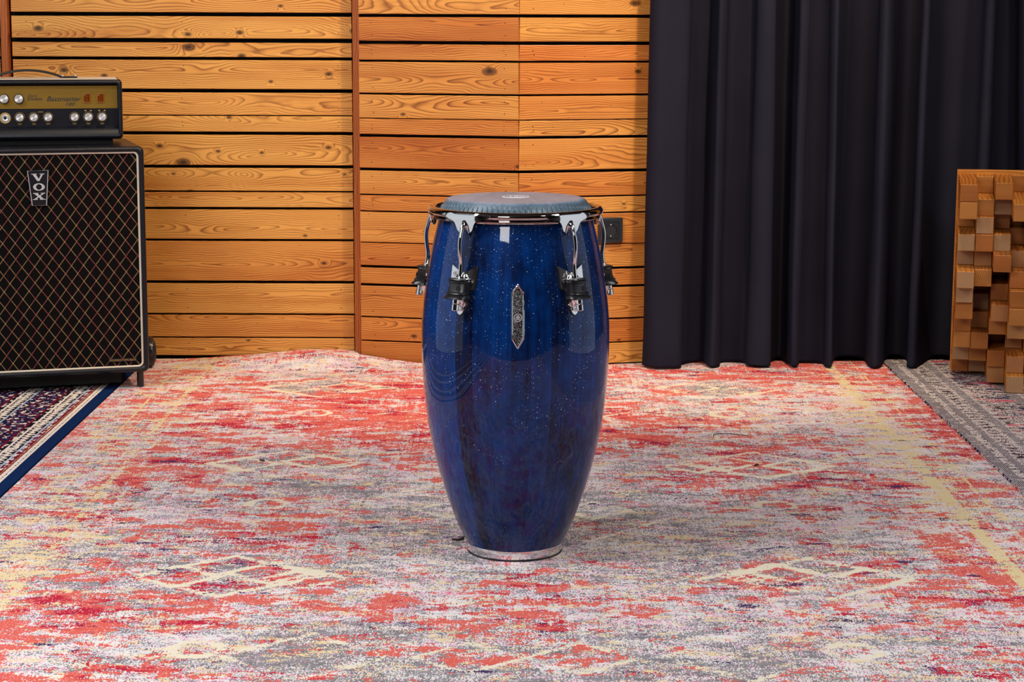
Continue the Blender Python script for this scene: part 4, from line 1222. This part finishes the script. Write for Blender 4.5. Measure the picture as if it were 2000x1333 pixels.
for r in range(NR):
    for c in range(6):
        p = P[r][c]
        x0 = c * PW + 0.0004 + rb.uniform(-.0008, .0008); z1 = (NR - r) * PW - 0.0004 + rb.uniform(-.0006, .0006)
        x1 = x0 + PW - 0.0010; z0 = z1 - PW + 0.0010
        m = MB()
        q = 0.0012
        y0 = -p
        # front (end grain) ring + chamfer + sides
        m.add([(x0 + q, y0, z0 + q), (x1 - q, y0, z0 + q), (x1 - q, y0, z1 - q), (x0 + q, y0, z1 - q)], [(0, 1, 2, 3)], 1)
        m.add([(x0 + q, y0, z0 + q), (x1 - q, y0, z0 + q), (x1 - q, y0, z1 - q), (x0 + q, y0, z1 - q),
               (x0, y0 + q, z0), (x1, y0 + q, z0), (x1, y0 + q, z1), (x0, y0 + q, z1), (x0, 0, z0), (x1, 0, z0), (x1, 0, z1), (x0, 0, z1)],
              [(0, 4, 5, 1), (1, 5, 6, 2), (2, 6, 7, 3), (3, 7, 4, 0), (4, 8, 9, 5), (5, 9, 10, 6), (6, 10, 11, 7), (7, 11, 8, 4), (8, 11, 10, 9)], 0)
        o = m.build('block', [M_BLOCK, M_BLOCKEND], dif, smooth=False)
        cx_, cz_ = rb.uniform(-.06, .06), rb.choice((-1, 1)) * rb.uniform(.022, .085); sd = rb.uniform(0, 50)
        if rb.random() < .5: cx_, cz_ = cz_, cx_
        me = o.data; pcs = []
        for i, v in enumerate(me.vertices):
            if i < 4: pcs += [v.co.x - (x0 + x1) / 2 - cx_, v.co.z - (z0 + z1) / 2 - cz_, sd]
            else: pcs += [v.co.y * 0.8 + sd, (v.co.x - x0) * .7 + (v.co.z - z0), sd]
        at = me.attributes.new('pc', 'FLOAT_VECTOR', 'POINT'); at.data.foreach_set('vector', pcs)
        tn = (rb.uniform(.25, .98), rb.uniform(0, .14), rb.choice((0, 0, 0, .3, .75)))
        at = me.attributes.new('tone', 'FLOAT_VECTOR', 'POINT'); at.data.foreach_set('vector', list(tn) * len(me.vertices))

# ------------------------------------------------------------------ lights
def area(name, loc, target, sx, sy, power, col=(1, 1, 1), spread=180):
    l = bpy.data.lights.new(name, 'AREA'); l.shape = 'RECTANGLE'; l.size = sx; l.size_y = sy; l.energy = power; l.color = col
    l.spread = math.radians(spread)
    o = bpy.data.objects.new(name, l); link(o); o.location = loc
    d = Vector(target) - Vector(loc); o.rotation_euler = d.to_track_quat('-Z', 'Y').to_euler()
    return o
area('softbox_left', (-2.45, -0.15, 1.02), (0, -0.15, 0.9), 2.1, 2.0, 8.8, (0.86, 0.94, 1.0))
area('softbox_right', (2.45, -0.10, 1.02), (0, -0.10, 0.9), 2.0, 2.0, 8.4, (0.86, 0.94, 1.0))
area('softbox_key', (-1.12, -3.9, 2.54), (0, 0, 0.5), 1.0, 0.85, 48, (1.0, 0.98, 0.97))
area('ceiling_softbox', (-1.9, -0.8, 2.95), (-1.2, -0.4, 0), 1.0, 2.6, 165, (0.975, 0.985, 1.0))
area('ceiling_softbox', (1.75, -1.2, 2.95), (1.2, -1.0, 0), 1.0, 2.2, 80, (0.975, 0.985, 1.0))
def spot(name, loc, target, power, ang, col, rad=0.05, blend=0.6):
    l = bpy.data.lights.new(name, 'SPOT'); l.energy = power; l.spot_size = math.radians(ang); l.spot_blend = blend; l.color = col; l.shadow_soft_size = rad
    o = bpy.data.objects.new(name, l); link(o); o.location = loc
    d = Vector(target) - Vector(loc); o.rotation_euler = d.to_track_quat('-Z', 'Y').to_euler()
WARM = (1.0, 0.80, 0.56)
spot('wall_spot', (-0.5, 1.0, 2.9), (-0.7, 2.4, 0.8), 78, 75, WARM)
spot('wall_spot', (0.95, 1.1, 2.9), (0.3, 2.4, 1.08), 205, 75, WARM)
spot('wall_spot', (1.9, 1.0, 2.9), (1.6, 2.2, 0.5), 72, 60, WARM)

wd = bpy.data.worlds.new('world'); SC.world = wd; wd.use_nodes = True
wd.node_tree.nodes['Background'].inputs[0].default_value = (0.02, 0.02, 0.022, 1)
wd.node_tree.nodes['Background'].inputs[1].default_value = 1.0

SC.view_settings.view_transform = 'Standard'
SC.view_settings.look = 'None'
SC.view_settings.exposure = 0.0
SC.view_settings.gamma = 1.0
SC.view_settings.use_curve_mapping = False
